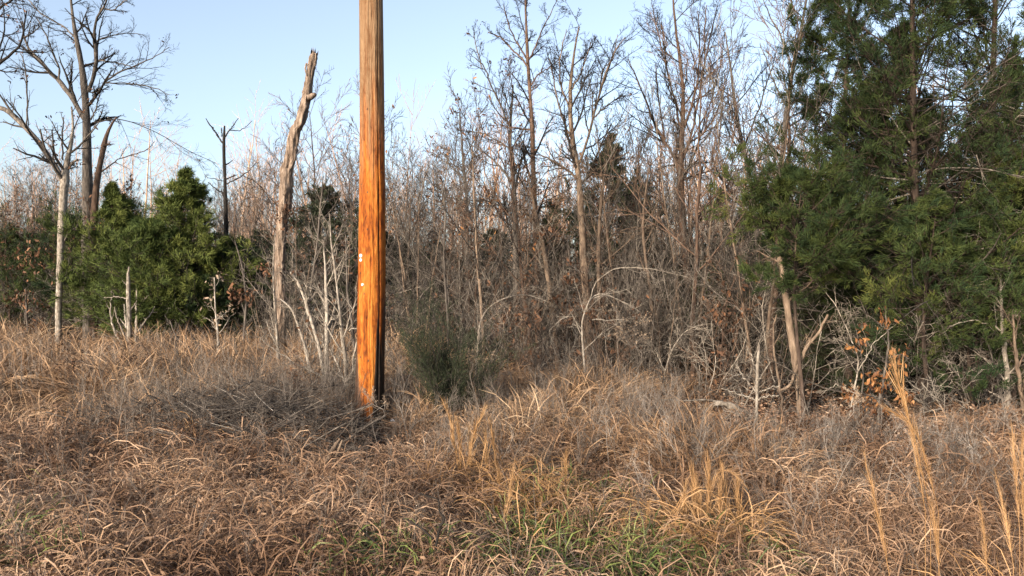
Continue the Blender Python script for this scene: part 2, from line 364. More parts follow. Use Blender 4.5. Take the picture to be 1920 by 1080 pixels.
# ------------------------------------------------------------------ bare trees traced from what can be seen
def bare(name, cat, label, d, trunk, limbs=(), mt='bark_grey', lv=(7, 5, 4), seed=0, own=(10, .35, 1., 42, .40), up=.35, rmin=.0034, leaf=None, slope=.25, crown_mat=None, lenf=(.42, .45, .5), wob=.12, group=None, nleaf=60, S0=10, ang=42, limb_mat=None):
    rng = np.random.default_rng(seed)
    P, R = trace(trunk, d, 30, 0, rng, .004)
    org = np.array([P[0, 0], P[0, 1], gz(P[0, 0], P[0, 1])])
    if P[0, 2] > org[2]-.05:
        P = np.r_[[[P[0, 0], P[0, 1], org[2]-.1]], P]; R = np.r_[R[0]*1.15, R]; P, R = resample(P, R, 32)
    root = thing(name, org, label, cat, group)
    g = Geo(); g.tubes(P, R*(1+.06*rng.normal(size=len(R))), S0, .5); g.build('trunk', mt, root, org, smooth=True)
    par = []
    for k, lb in enumerate(limbs):
        s = slope*rng.choice([-1, 1])*rng.uniform(.4, 1.2)
        A, B = trace(lb, d, 18, s, rng, .008); B = B*.82
        q = Geo(); q.tubes(A, B*(1+.05*rng.normal(size=len(B))), 7, .5); q.build('limb', limb_mat or mt, root, org, smooth=True)
        par.append((A, B))
    cr = Geo(); tips = []
    sets = []
    if par:
        sets.append((np.stack([p[0] for p in par]), np.stack([p[1] for p in par]), .12))
    n0, t0, t1, an, lf = own
    if n0:
        Q, RR = grow(P[None], R[None], n0, rng, t0, t1, an, 10, lf, .5, 9, up*1.5, .09, .5, rmin*1.6)
        cr.tubes(Q, RR, 5, .45); sets.append((Q, RR, .15))
    for A, B, ts in sets:
        for li, n in enumerate(lv):
            A, B = grow(A, B, n, rng, ts if li == 0 else .15, 1., ang, 14, lenf[li], .45, 7 if li == 0 else 5, up, wob, .6, rmin)
            cr.tubes(A, B, 4 if li == 0 else 3, .4)
        tips.append(A[:, -1])
    if cr.n: cr.build('crown', crown_mat or mt, root, org)
    if leaf and tips:
        T = np.concatenate(tips); T = T[rng.permutation(len(T))[:nleaf]]
        q = Geo(); q.ribbons(*leaves(T, rng, .08, 3, spread=.05)); q.build('leaves', leaf, root, org)
    return root

# big oak on the left
bare('oak_tree', 'tree', 'large leafless tree on the left with a thick forked trunk rising above the green cedars', 21.0,
     [(168, 655, 24), (166, 500, 22), (164, 350, 19), (163, 280, 15), (163, 225, 14), (160, 180, 12), (157, 150, 12), (155, 120, 10), (145, 85, 8), (140, 65, 7), (135, 30, 5), (132, -10, 4)],
     [[(160, 226, 12), (148, 205, 11), (132, 178, 11), (112, 152, 10), (95, 138, 9), (80, 118, 8), (66, 104, 7), (52, 92, 5), (44, 70, 4), (42, 40, 3)],
      [(166, 172, 9), (174, 150, 9), (180, 125, 9), (181, 100, 9), (177, 82, 10), (176, 60, 6), (180, 34, 5), (192, 16, 5), (202, 6, 4), (200, -20, 3)],
      [(110, 148, 4), (112, 130, 4), (104, 112, 4), (98, 95, 3), (86, 65, 3), (70, 35, 2)],
      [(172, 174, 5), (188, 170, 4), (198, 152, 4), (212, 142, 4), (235, 130, 3.5), (255, 122, 3), (290, 108, 2), (318, 88, 1.5)],
      [(198, 156, 3), (235, 156, 3), (275, 161, 2.6), (300, 168, 2), (318, 178, 1.2)],
      [(170, 225, 4), (180, 205, 3), (188, 172, 2.5)],
      [(172, 230, 3), (190, 228, 2.5), (212, 220, 2.5), (240, 227, 2), (262, 233, 1.8), (300, 252, 1.6), (345, 278, 1.4), (405, 306, 1.2)],
      [(182, 112, 4), (205, 115, 3), (225, 119, 2.5), (250, 126, 2)],
      [(178, 80, 4), (200, 68, 3), (240, 62, 2), (270, 66, 1.3)],
      [(140, 70, 4), (118, 48, 3.5), (95, 36, 3), (72, 22, 3), (50, -5, 2)],
      [(44, 72, 4), (60, 62, 3), (75, 50, 2)],
      [(192, 16, 4), (212, 20, 3), (230, 5, 2.5), (245, -5, 2)]],
     'bark_grey', (9, 6, 4), 11, own=(6, .6, 1, 45, .18), rmin=.0035, leaf='brown_leaf', nleaf=35, crown_mat='bark_dark', up=.12, ang=38)
bare('oak_stub', 'dead tree', 'short reddish broken limb standing up right of the large left tree trunk', 20.6,
     [(176, 655, 16), (176, 400, 14), (180, 345, 11), (186, 315, 10), (192, 290, 9), (196, 270, 9), (197, 255, 7), (202, 238, 5), (210, 226, 4), (219, 219, 2.5)],
     [[(196, 274, 6), (203, 270, 4), (208, 272, 2)], [(186, 325, 4), (205, 310, 3), (225, 297, 2.5), (255, 288, 2.3), (275, 282, 2), (290, 265, 1.2)]],
     'bark_red', (5, 4, 3), 12, own=(0, 0, 0, 0, 0), up=.1)
# pale-trunked tree at far left with the long arm to the left edge
bare('pale_tree', 'tree', 'slender pale-barked tree far left whose dark arm slants up to the left edge', 19.5,
     [(110, 662, 14), (109, 600, 11), (111, 540, 11), (113, 480, 12), (116, 420, 13), (118, 370, 15), (121, 335, 15), (125, 305, 10), (130, 280, 8), (136, 262, 6), (140, 235, 4), (134, 200, 3)],
     [[(118, 345, 12), (110, 322, 12), (95, 300, 12), (82, 280, 12), (66, 258, 11), (48, 240, 11), (28, 218, 11), (5, 204, 10), (-25, 190, 9)],
      [(126, 320, 6), (136, 305, 6), (145, 298, 4)],
      [(118, 300, 4), (117, 250, 3.5), (119, 220, 2.5)],
      [(114, 530, 5), (128, 510, 4), (150, 498, 3.5), (175, 488, 3), (215, 474, 2)],
      [(113, 530, 4), (100, 520, 3), (85, 508, 2)],
      [(118, 455, 5), (130, 438, 4), (145, 425, 3), (155, 412, 2)], [(138, 432, 3), (160, 428, 2), (178, 427, 1.5)],
      [(48, 240, 4), (52, 190, 3.5), (47, 120, 3), (38, 100, 2)]],
     'bark_pale', (5, 4, 3), 13, own=(6, .65, 1, 40, .3), leaf='brown_leaf', nleaf=50, crown_mat='bark_grey', limb_mat='bark_grey')
bare('edge_tree', 'tree', 'leafless tree cut off by the left edge, its limb reaching in at the top', 18.0,
     [(-70, 690, 26), (-75, 400, 22), (-78, 200, 16), (-70, 60, 9), (-60, -40, 5)],
     [[(-78, 200, 10), (-30, 140, 8), (0, 118, 7), (20, 102, 6), (38, 86, 5), (45, 60, 4), (50, 20, 3)],
      [(-72, 60, 7), (-20, 30, 6), (8, 10, 5), (28, -5, 4)],
      [(-30, 140, 5), (0, 90, 4), (10, 50, 3), (4, 0, 2)]],
     'bark_dark', (8, 5, 4), 14, own=(6, .5, 1, 50, .3), leaf='brown_leaf', nleaf=120)
bare('dead_sapling', 'dead tree', 'thin dark dead tree with forked antler top between the left cedar and broken snag', 21.0,
     [(424, 640, 8), (424, 430, 7.5), (423, 380, 7), (421, 320, 6), (419, 270, 5), (420, 245, 4), (421, 236, 3)],
     [[(419, 270, 4), (408, 255, 3.5), (400, 243, 3), (393, 233, 3), (386, 222, 1.6)], [(410, 256, 3), (403, 246, 2.5), (398, 238, 2)],
      [(420, 262, 3.5), (427, 248, 3), (436, 238, 2.5), (447, 221, 1.5)], [(430, 244, 2.5), (448, 245, 1.8), (462, 238, 1.4), (473, 226, 1)],
      [(416, 256, 2.5), (415, 240, 2)], [(421, 340, 2), (400, 335, 1.6), (388, 333, 1)],
      [(425, 345, 3), (445, 335, 2.4), (465, 322, 2), (480, 305, 1.5)], [(424, 365, 3), (405, 355, 2.4), (390, 342, 1.8)]],
     'bark_dark', (2, 2), 15, own=(4, .5, .9, 60, .08), up=.2, lenf=(.25, .4, .4))

# central leafless trees
CG = 'leafless trees standing in the middle of the wood'
bare('bare_tree', 'tree', 'tallest thin leafless tree right of the pole, straight trunk running out of frame', 16.5,
     [(1012, 705, 13), (1008, 560, 12), (1005, 470, 11), (1002, 380, 9), (999, 290, 9), (997, 220, 8), (993, 160, 7), (989, 110, 6), (987, 60, 5), (985, -10, 3)],
     [[(993, 130, 5), (975, 105, 4), (958, 90, 3.5), (940, 70, 3), (915, 60, 2)], [(989, 112, 4), (972, 85, 3.5), (955, 50, 3), (945, 10, 2)],
      [(990, 115, 4), (1003, 90, 3.5), (1015, 60, 3), (1032, 25, 2), (1045, 0, 1.5)], [(996, 160, 4), (1008, 140, 3), (1028, 128, 2.5), (1050, 110, 1.6)],
      [(997, 243, 5), (975, 241, 4), (950, 240, 3), (926, 230, 2)]],
     'bark_red', (9, 6, 4), 21, own=(14, .4, 1, 42, .16), crown_mat='bark_dark', group=CG, up=.15, ang=45)
bare('bare_tree', 'tree', 'leafless tree with arching left limbs, just left of the tallest thin one', 17.0,
     [(972, 700, 11), (968, 560, 11), (966, 440, 10), (965, 380, 9), (962, 330, 8), (958, 290, 6), (955, 250, 5), (960, 200, 4), (962, 160, 3)],
     [[(962, 345, 6), (945, 320, 5), (925, 300, 4), (905, 285, 3), (880, 268, 2)], [(960, 250, 5), (940, 200, 4), (920, 160, 3.5), (908, 125, 3), (890, 108, 2)],
      [(962, 330, 5), (978, 300, 4), (990, 270, 3), (1003, 245, 2)], [(957, 280, 4), (930, 262, 3), (905, 250, 2.5), (870, 245, 1.5)],
      [(966, 400, 5), (940, 385, 4), (905, 375, 3), (860, 378, 2)], [(905, 130, 3), (893, 90, 2.4), (888, 60, 1.6)]],
     'bark_grey', (9, 6, 4), 22, own=(8, .4, 1, 45, .25), crown_mat='bark_dark', leaf='brown_leaf', nleaf=60, group=CG, up=.45)
bare('bare_tree', 'tree', 'leafless tree with pale orange trunk and vase-shaped crown before the dull cedar', 14.8,
     [(1108, 725, 20), (1104, 620, 18), (1098, 540, 16), (1094, 480, 15), (1091, 420, 14), (1088, 370, 12), (1083, 310, 11), (1072, 260, 9), (1068, 200, 8), (1070, 140, 6), (1078, 90, 4), (1086, 50, 2.5)],
     [[(1084, 310, 7), (1100, 270, 6), (1112, 220, 5.5), (1125, 170, 5), (1140, 125, 4), (1155, 90, 3), (1172, 70, 2)],
      [(1075, 270, 5), (1058, 230, 4.5), (1046, 190, 4), (1038, 150, 3), (1030, 110, 2)],
      [(1066, 200, 4.5), (1052, 160, 4), (1048, 120, 3), (1056, 80, 2.5), (1062, 55, 1.6)],
      [(1088, 340, 6), (1060, 315, 5), (1035, 300, 4), (1012, 290, 3), (995, 292, 2)],
      [(1070, 170, 4), (1088, 140, 3.5), (1098, 110, 3), (1108, 80, 2)], [(1112, 222, 4), (1140, 195, 3), (1165, 180, 2.5), (1185, 178, 1.5)],
      [(1090, 345, 6), (1115, 320, 5), (1150, 300, 4), (1180, 285, 3)], [(1125, 170, 3.5), (1130, 130, 3), (1150, 110, 2), (1158, 65, 1.5)]],
     'bark_tan', (11, 7, 4), 23, own=(8, .5, 1, 40, .22), crown_mat='bark_dark', group=CG, up=.2, ang=42)
bare('bare_tree', 'tree', 'big leafless tree with steep limbs fanning up between centre and right cedars', 16.0,
     [(1310, 755, 17), (1302, 640, 16), (1292, 540, 15), (1282, 450, 16), (1276, 390, 16), (1275, 340, 14), (1276, 300, 11), (1279, 260, 9), (1282, 210, 8), (1280, 150, 6), (1272, 90, 5), (1265, 40, 4), (1262, -10, 3)],
     [[(1275, 330, 8), (1262, 290, 7), (1245, 262, 6), (1225, 230, 5), (1212, 190, 4), (1195, 150, 3), (1178, 110, 2)],
      [(1280, 300, 7), (1295, 260, 6), (1305, 210, 5), (1315, 160, 4.5), (1322, 110, 4), (1335, 60, 3), (1345, 10, 2)],
      [(1283, 240, 6), (1300, 190, 5), (1310, 140, 4), (1312, 80, 3), (1308, 20, 2)],
      [(1278, 250, 5), (1268, 200, 4.5), (1255, 150, 4), (1245, 100, 3), (1240, 40, 2)],
      [(1245, 262, 4), (1240, 220, 3.5), (1232, 170, 3), (1230, 120, 2)],
      [(1290, 270, 5), (1318, 250, 4), (1340, 220, 3.5), (1355, 180, 3), (1368, 130, 2)],
      [(1282, 440, 8), (1305, 420, 7), (1330, 395, 6), (1350, 365, 5), (1370, 340, 4), (1385, 315, 3)],
      [(1268, 445, 6), (1255, 420, 5), (1240, 380, 4), (1228, 340, 3)],
      [(1277, 340, 5), (1300, 330, 4), (1330, 320, 3), (1355, 300, 2)], [(1256, 150, 4), (1240, 90, 3), (1225, 30, 2), (1222, 0, 1.5)],
      [(1322, 110, 3.5), (1320, 60, 3), (1325, 10, 2)], [(1295, 265, 4), (1330, 200, 3), (1352, 120, 2.5), (1360, 60, 1.5)]],
     'bark_red', (11, 6, 4), 24, own=(10, .5, 1, 35, .22), crown_mat='bark_dark', group=CG, up=.25, ang=40)
bare('bare_tree', 'tree', 'leafless tree with a leaning zigzag trunk directly left of the right-hand cedars', 15.0,
     [(1430, 740, 14), (1428, 600, 12), (1424, 500, 11), (1418, 430, 10), (1412, 380, 9), (1405, 320, 8), (1392, 270, 7), (1382, 220, 6), (1374, 170, 5), (1366, 100, 3), (1360, 60, 2)],
     [[(1395, 275, 5), (1410, 240, 4), (1425, 200, 3.5), (1440, 150, 3), (1455, 100, 2)], [(1405, 320, 5), (1430, 290, 4), (1450, 260, 3), (1475, 235, 2)],
      [(1384, 230, 4), (1370, 200, 3), (1350, 185, 2.5), (1330, 180, 2)], [(1412, 380, 5), (1385, 350, 4), (1355, 330, 3), (1335, 300, 2)],
      [(1390, 270, 4), (1375, 250, 3), (1365, 210, 2)]],
     'bark_grey', (9, 5, 4), 25, own=(9, .4, 1, 38, .25), crown_mat='bark_dark', group=CG, up=.5)
bare('bare_tree', 'tree', 'thin leafless tree whose fine top branches reach toward the dark right cedars', 14.0,
     [(1452, 750, 12), (1456, 500, 10), (1462, 350, 9), (1470, 240, 7), (1482, 150, 6), (1500, 70, 5), (1512, 0, 4), (1520, -60, 2)],
     [[(1485, 130, 4), (1470, 80, 3.5), (1450, 40, 3), (1435, 10, 2), (1425, -20, 1)], [(1475, 200, 4), (1455, 160, 3), (1440, 120, 2.5), (1425, 80, 1.6)],
      [(1500, 70, 4), (1530, 30, 3), (1545, -10, 2)], [(1468, 260, 4), (1440, 230, 3), (1422, 200, 2)], [(1505, 40, 3), (1485, 10, 2.5), (1475, -20, 2)]],
     'bark_grey', (7, 5, 3), 26, own=(10, .4, 1, 45, .2), crown_mat='bark_dark', group=CG, up=.2)
bare('bare_tree', 'tree', 'small grey-twigged leafless tree left of the arching-limbed one', 17.5,
     [(880, 700, 9), (878, 560, 8), (875, 450, 7), (876, 380, 6), (870, 320, 5), (866, 270, 4), (862, 210, 2.5)],
     [[(874, 340, 4), (850, 315, 3), (830, 300, 2.4), (810, 285, 1.6)], [(872, 330, 4), (890, 290, 3), (905, 255, 2), (900, 220, 1.5)], [(875, 400, 4), (840, 370, 3), (815, 355, 2)]],
     'bark_grey', (8, 5, 3), 27, own=(8, .4, 1, 42, .25), leaf='brown_leaf', nleaf=80, group=CG, up=.45)
bare('bare_tree', 'tree', 'second slim pale trunk standing right beside the pale orange trunk of the vase-crowned tree', 14.6,
     [(1128, 728, 10), (1127, 640, 9), (1124, 560, 9), (1122, 480, 8), (1124, 420, 7), (1128, 360, 5), (1138, 300, 3)],
     [[(1124, 470, 4), (1150, 440, 3), (1185, 425, 2), (1230, 430, 1.2)]],
     'bark_tan', (6, 4, 3), 28, own=(7, .5, 1, 45, .28), group=CG)
bare('bare_tree', 'tree', 'slim tan trunk with ragged flaking bark, left of the pale orange trunk', 15.5,
     [(1050, 712, 12), (1042, 640, 11), (1034, 580, 11), (1030, 530, 10), (1020, 470, 9), (1012, 430, 7), (1000, 380, 5), (992, 340, 3)],
     [[(1015, 440, 4), (1035, 410, 3), (1050, 370, 2)]], 'bark_tan', (6, 4, 3), 29, own=(8, .5, 1, 42, .3), group=CG, leaf='brown_leaf', nleaf=40)
bare('bare_tree', 'tree', 'twin-stemmed thin trunk crossing another like a narrow X near the dark wood edge', 13.8,
     [(1226, 725, 8), (1224, 620, 8), (1220, 540, 7), (1212, 500, 6), (1205, 440, 5), (1208, 380, 4), (1215, 320, 2.5)],
     [[(1230, 720, 6), (1240, 640, 5.5), (1252, 590, 5), (1264, 560, 4.5), (1275, 532, 3.5)]], 'bark_tan', (5, 4, 3), 30, own=(8, .5, 1, 42, .25), group=CG)
bare('bare_tree', 'tree', 'thin pale trunk visible between the pole and the small green shrub', 14.5,
     [(838, 705, 6), (842, 620, 5.5), (836, 550, 5), (832, 470, 4.5), (836, 400, 4), (828, 340, 2.5)], [], 'bark_grey', (5, 4, 3), 31, own=(12, .3, 1, 45, .3), group=CG)

# right foreground trunk
bare('curved_tree', 'tree', 'curved brown trunk with a forked grey side stem in front of the dark cedars', 10.2,
     [(1506, 790, 22), (1503, 760, 18), (1496, 705, 16), (1488, 655, 15), (1481, 610, 14), (1474, 560, 12), (1464, 500, 10), (1457, 455, 7), (1452, 420, 3)],
     [[(1462, 732, 6), (1480, 722, 7), (1492, 700, 7), (1500, 680, 8), (1512, 655, 8), (1526, 635, 7), (1540, 615, 6), (1552, 590, 5)], [(1500, 682, 5), (1510, 650, 5), (1520, 632, 4)],
      [(1468, 785, 6), (1463, 735, 6), (1454, 680, 5), (1448, 640, 5), (1450, 610, 4), (1456, 590, 3)]],
     'bark_tan', (5, 4, 3), 41, own=(6, .45, 1, 50, .2), rmin=.0025)
bare('white_dead_sapling', 'dead tree', 'small bleached dead sapling with spindly bare arms beside the fallen grey log', 9.2,
     [(1418, 808, 7), (1419, 760, 6), (1419, 720, 6), (1420, 690, 6), (1422, 660, 5), (1423, 646, 4)],
     [[(1417, 736, 4), (1402, 716, 4), (1390, 700, 3.5), (1380, 682, 3)], [(1417, 750, 3.5), (1395, 742, 3), (1375, 735, 2.5), (1352, 728, 1.6)], [(1392, 702, 2.5), (1376, 704, 2), (1362, 712, 1.4)],
      [(1418, 690, 3), (1408, 668, 2.5), (1399, 648, 2)], [(1421, 748, 3), (1440, 742, 2.5), (1460, 742, 2)], [(1421, 735, 2.6), (1450, 725, 2), (1462, 722, 1.4)], [(1380, 685, 2.5), (1385, 695, 2)]],
     'bark_pale', (3, 2), 42, own=(4, .3, .9, 60, .15), lenf=(.3, .4), rmin=.002, slope=.6)

# pale snags and saplings left of the pole
bare('grey_snag', 'dead tree', 'short bleached dead stump of upright grey prongs in front of the left cedars', 17.5,
     [(244, 692, 12), (243, 650, 11), (242, 600, 9), (241, 560, 8), (240, 530, 7), (242, 500, 3)],
     [[(251, 690, 7), (254, 640, 7), (256, 600, 6), (256, 560, 5), (257, 530, 3)], [(240, 662, 6), (225, 640, 5), (212, 615, 4.5), (207, 590, 4), (209, 545, 2.5)],
      [(238, 640, 5), (228, 615, 4), (218, 595, 3), (215, 575, 2)], [(256, 625, 5), (270, 606, 4), (282, 590, 3), (290, 575, 2)], [(240, 560, 3), (220, 556, 2), (195, 558, 1.4)], [(236, 615, 4), (234, 580, 3), (233, 570, 2)]],
     'bark_pale', (4, 3), 43, own=(3, .3, .9, 40, .15), lenf=(.25, .35), slope=.6, rmin=.003)
SG = 'slim saplings left of the pole'
def sap(label, d, tr, lb=(), mt='bark_pale', seed=0, own=(11, .3, 1, 45, .3), leaf=None, lv=(6, 4)):
    return bare('sapling', 'sapling', label, d, tr, lb, mt, lv, seed, own=own, leaf=leaf, nleaf=24, group=SG, rmin=.0028, slope=.5, S0=8)
sap('straight whitish sapling stem, the brightest one left of the pole', 11.2, [(611, 770, 8), (612, 710, 8), (613, 640, 8), (613, 590, 7), (612, 555, 6), (610, 500, 4), (606, 450, 2)], [[(612, 715, 6), (592, 698, 5), (570, 690, 4), (545, 675, 3), (515, 655, 2.5), (480, 630, 1.5)], [(613, 720, 4), (624, 700, 4), (630, 690, 3)]], seed=51)
sap('pale sapling leaning left, its stem crossing toward the whitish straight stem', 11.4, [(612, 745, 7), (606, 690, 7), (598, 650, 7), (588, 615, 7), (578, 585, 7), (572, 560, 6), (560, 530, 6), (545, 510, 4)], [[(574, 572, 5), (585, 560, 4), (595, 545, 3), (600, 530, 2)], [(576, 580, 4), (574, 540, 3), (570, 510, 2)]], seed=52, leaf='brown_leaf')
sap('grey sapling forking low in a V right beside the pole base', 10.4, [(648, 780, 8), (650, 730, 8), (649, 690, 7), (645, 650, 7), (640, 615, 7), (636, 580, 5), (630, 520, 4), (620, 450, 3), (618, 400, 2)], [[(650, 728, 6), (660, 690, 5), (668, 650, 4.5), (676, 625, 4), (690, 600, 3.5), (710, 575, 3), (745, 540, 1.6)], [(672, 640, 3.5), (700, 625, 3), (722, 640, 2)], [(648, 722, 5), (636, 690, 5), (624, 665, 4), (618, 655, 3)], [(655, 620, 3), (680, 612, 3), (712, 632, 2.5), (728, 648, 1.5)]], seed=53)
sap('thin birch-like pale sapling farthest left of this stand, below the broken snag', 12.8, [(525, 735, 6), (523, 690, 6.5), (520, 640, 6), (518, 600, 5), (514, 560, 4), (512, 500, 3), (515, 440, 2)], seed=54)
sap('pale sapling slanting left between the snag foot and the leaning stem', 12.2, [(588, 745, 6), (582, 700, 6), (574, 660, 6), (566, 630, 5), (556, 600, 4.5), (545, 575, 4), (525, 560, 2)], seed=55)
sap('slim grey sapling behind the pole base with reddish clinging leaves', 12.6, [(668, 740, 5), (664, 660, 5), (660, 600, 5), (652, 560, 4), (650, 500, 3), (648, 440, 2)], seed=56, leaf='brown_leaf', mt='bark_grey')
sap('dark crooked sapling standing just left of the whitish stem base', 10.9, [(604, 800, 7), (606, 760, 7), (612, 735, 6), (625, 715, 4), (640, 690, 3), (655, 640, 2)], [[(606, 745, 4), (585, 735, 3), (560, 728, 2)]], mt='bark_grey', seed=57)
sap('spindly grey sapling behind the leaning stems, reaching the tree line', 13.5, [(570, 740, 5), (575, 640, 5), (580, 560, 5), (592, 480, 4), (600, 400, 3), (606, 330, 2)], mt='bark_grey', seed=58, own=(14, .3, 1, 40, .25), lv=(5, 4))
bare('curly_leaf_sapling', 'dead tree', 'short dead sapling hung with curled grey-white leaves in front of the left cedar', 15.5,
     [(412, 700, 6), (410, 660, 5), (408, 620, 4), (404, 585, 3), (402, 520, 2)], [[(408, 620, 3), (395, 600, 2), (385, 596, 1.5)], [(407, 600, 3), (420, 590, 2), (432, 578, 1.5)]],
     'bark_pale', (4, 3), 44, own=(5, .4, 1, 45, .25), leaf='pale_leaf', nleaf=24)
bare('leaning_dead_sapling', 'dead tree', 'dark dead sapling leaning left over the tan weeds below the left cedar', 14.5,
     [(402, 735, 7), (388, 700, 6), (372, 675, 5), (352, 650, 4), (330, 632, 3), (318, 600, 2)], [[(372, 675, 4), (366, 640, 3), (350, 612, 2)], [(388, 700, 4), (400, 670, 3), (412, 640, 2)]],
     'bark_grey', (4, 3), 45, own=(5, .3, 1, 45, .3))

# arching shrubs in the middle
AG = 'arching brush stems at the wood edge'
def arch(label, d, tr, lb, seed, mt='bark_pale'):
    return bare('arching_shrub', 'shrub', label, d, [(x, y, w*.62) for x, y, w in tr], [[(x, y, w*.62) for x, y, w in l] for l in lb], mt, (5, 4, 3), seed, own=(8, .3, 1, 38, .35), up=-.1, group=AG, rmin=.0025)
arch('pale bowed shrub stem arching left to right behind the small green shrub', 12.2, [(892, 700, 7), (896, 640, 6), (900, 600, 5), (915, 575, 4), (945, 558, 3.5), (985, 550, 3), (1025, 565, 2)], [], 61)
arch('bowed shrub with long thin stems sweeping right across the pale orange trunk', 12.6, [(1098, 720, 7), (1092, 640, 6), (1090, 600, 5), (1105, 560, 4), (1122, 545, 3), (1155, 560, 2.5), (1190, 575, 1.5)],
     [[(1100, 580, 4), (1120, 520, 3), (1160, 502, 3), (1220, 502, 2.2), (1290, 520, 1.4)], [(1110, 600, 4), (1140, 600, 3), (1190, 598, 2), (1240, 605, 1.2)], [(1092, 620, 4), (1070, 590, 3), (1050, 600, 2), (1030, 620, 1.2)]], 62)
arch('tangled bowed shrub under the big fan-limbed tree', 12.2, [(1240, 735, 6), (1248, 690, 5), (1262, 650, 4), (1285, 620, 3), (1310, 610, 2)], [[(1246, 700, 3), (1230, 660, 3), (1210, 640, 2)], [(1255, 670, 3), (1290, 660, 2), (1330, 665, 1.3)]], 63)
arch('brownish bowed shrub between the pole and the small green shrub', 12.8, [(775, 720, 6), (770, 650, 5), (775, 590, 4), (790, 550, 3), (815, 530, 2)], [[(770, 650, 3), (750, 610, 2.5), (735, 590, 2)], [(772, 620, 3), (765, 560, 2.5), (742, 520, 1.6)]], 64, 'bark_grey')
arch('grey bowed shrub in front of the lowest cedar foliage', 10.0, [(1590, 800, 6), (1600, 740, 5), (1612, 680, 4), (1590, 620, 3), (1560, 560, 2.5), (1530, 530, 1.5)], [[(1600, 740, 4), (1570, 720, 3), (1540, 740, 2)], [(1608, 700, 4), (1640, 640, 3), (1690, 600, 2)]], 65)

# stems in front of the right cedars
bare('edge_sapling', 'sapling', 'pale slender stem standing in front of the cedars near the right edge', 9.4,
     [(1893, 850, 9), (1891, 780, 9), (1888, 700, 9), (1882, 640, 8), (1878, 590, 6), (1876, 530, 4), (1876, 500, 3)],
     [[(1879, 575, 4), (1866, 558, 3), (1856, 540, 2)], [(1880, 620, 4), (1850, 606, 3), (1820, 600, 2.5), (1780, 612, 2)], [(1890, 760, 4), (1860, 735, 3), (1830, 720, 2)]],
     'bark_pale', (4, 3, 2), 46, own=(8, .3, 1, 45, .25), rmin=.0022)
bare('edge_sapling', 'sapling', 'pinkish many-twigged stem at the very right edge of the picture', 9.0,
     [(1925, 850, 9), (1918, 760, 8), (1908, 690, 7), (1902, 640, 5), (1900, 590, 3)], [[(1915, 740, 4), (1935, 690, 3), (1940, 640, 2)]], 'bark_tan', (4, 3, 2), 47, own=(8, .2, 1, 35, .4), rmin=.0022)
# oak sprout with orange leaves
def oak_sprout(name, label, d, tr, lbs, clusters, seed, size=.10, leafmat='oak_leaf'):
    r = bare(name, 'sapling', label, d, tr, lbs, 'bark_grey', (3, 2), seed, own=(4, .3, 1, 45, .2), rmin=.002)
    rng = np.random.default_rng(seed+500); q = Geo()
    for (x, y, s, n) in clusters:
        n = int(n*1.9); c = at(x, y, d)+rng.normal(size=(n, 3))*[s/F*d, s/F*d, s/F*d*.8]
        q.ribbons(*leaves(c, rng, size, 1, droop=.8, spread=.01))
    q.build('leaves', leafmat, r, np.array(r.location)); return r
oak_sprout('oak_sapling', 'small oak sapling holding orange dead leaves in front of the dark cedar shade', 8.8,
           [(1640, 850, 6), (1645, 800, 5), (1650, 740, 5), (1660, 690, 4), (1668, 640, 3), (1660, 590, 2)],
           [[(1650, 750, 4), (1625, 740, 3), (1600, 730, 2), (1575, 722, 1.5)], [(1655, 720, 4), (1680, 730, 3), (1705, 745, 2)], [(1660, 680, 3), (1640, 650, 2), (1615, 640, 1.5)], [(1662, 670, 3), (1690, 665, 2), (1705, 672, 1.5)], [(1665, 620, 2.5), (1640, 600, 2), (1600, 570, 1.5)]],
           [(1590, 730, 12, 16), (1610, 742, 10, 12), (1640, 712, 14, 26), (1655, 722, 10, 16), (1632, 755, 10, 16), (1648, 765, 8, 10), (1700, 745, 9, 22), (1664, 600, 8, 8), (1652, 580, 6, 4), (1605, 648, 8, 8), (1615, 640, 6, 6), (1690, 668, 12, 14), (1620, 612, 8, 6)], 48, .068)
oak_sprout('oak_sapling', 'leafless oak sapling with a rusty cluster of leaves beside the left cedar', 17.0, [(455, 680, 5), (458, 620, 5), (462, 560, 4), (455, 500, 3), (440, 450, 2)],
           [[(462, 560, 3), (450, 548, 2), (435, 545, 1.5)], [(461, 565, 3), (470, 552, 2), (480, 545, 1.5)]], [(448, 548, 10, 36), (468, 556, 10, 26), (500, 500, 8, 20)], 49, .10, 'brown_leaf')
oak_sprout('oak_sapling', 'thin sapling with rust brown leaves behind the pale orange trunk', 14.9, [(1060, 720, 6), (1064, 620, 5), (1066, 540, 4), (1070, 500, 3), (1064, 450, 2)], [[(1066, 540, 3), (1085, 530, 2), (1095, 520, 1.5)]],
           [(1066, 520, 9, 34), (1082, 565, 10, 40), (1074, 600, 8, 20), (1045, 560, 9, 16), (1020, 430, 8, 10)], 50, .10, 'brown_leaf')
oak_sprout('oak_sapling', 'low rust-leaved sapling at the far left wood edge', 21.0, [(55, 670, 6), (54, 630, 5), (50, 590, 4), (48, 540, 2)], [[(54, 640, 3), (75, 625, 2)]],
           [(55, 622, 16, 70), (40, 560, 14, 50), (80, 630, 10, 30), (60, 480, 20, 60)], 59, .11, 'brown_leaf')

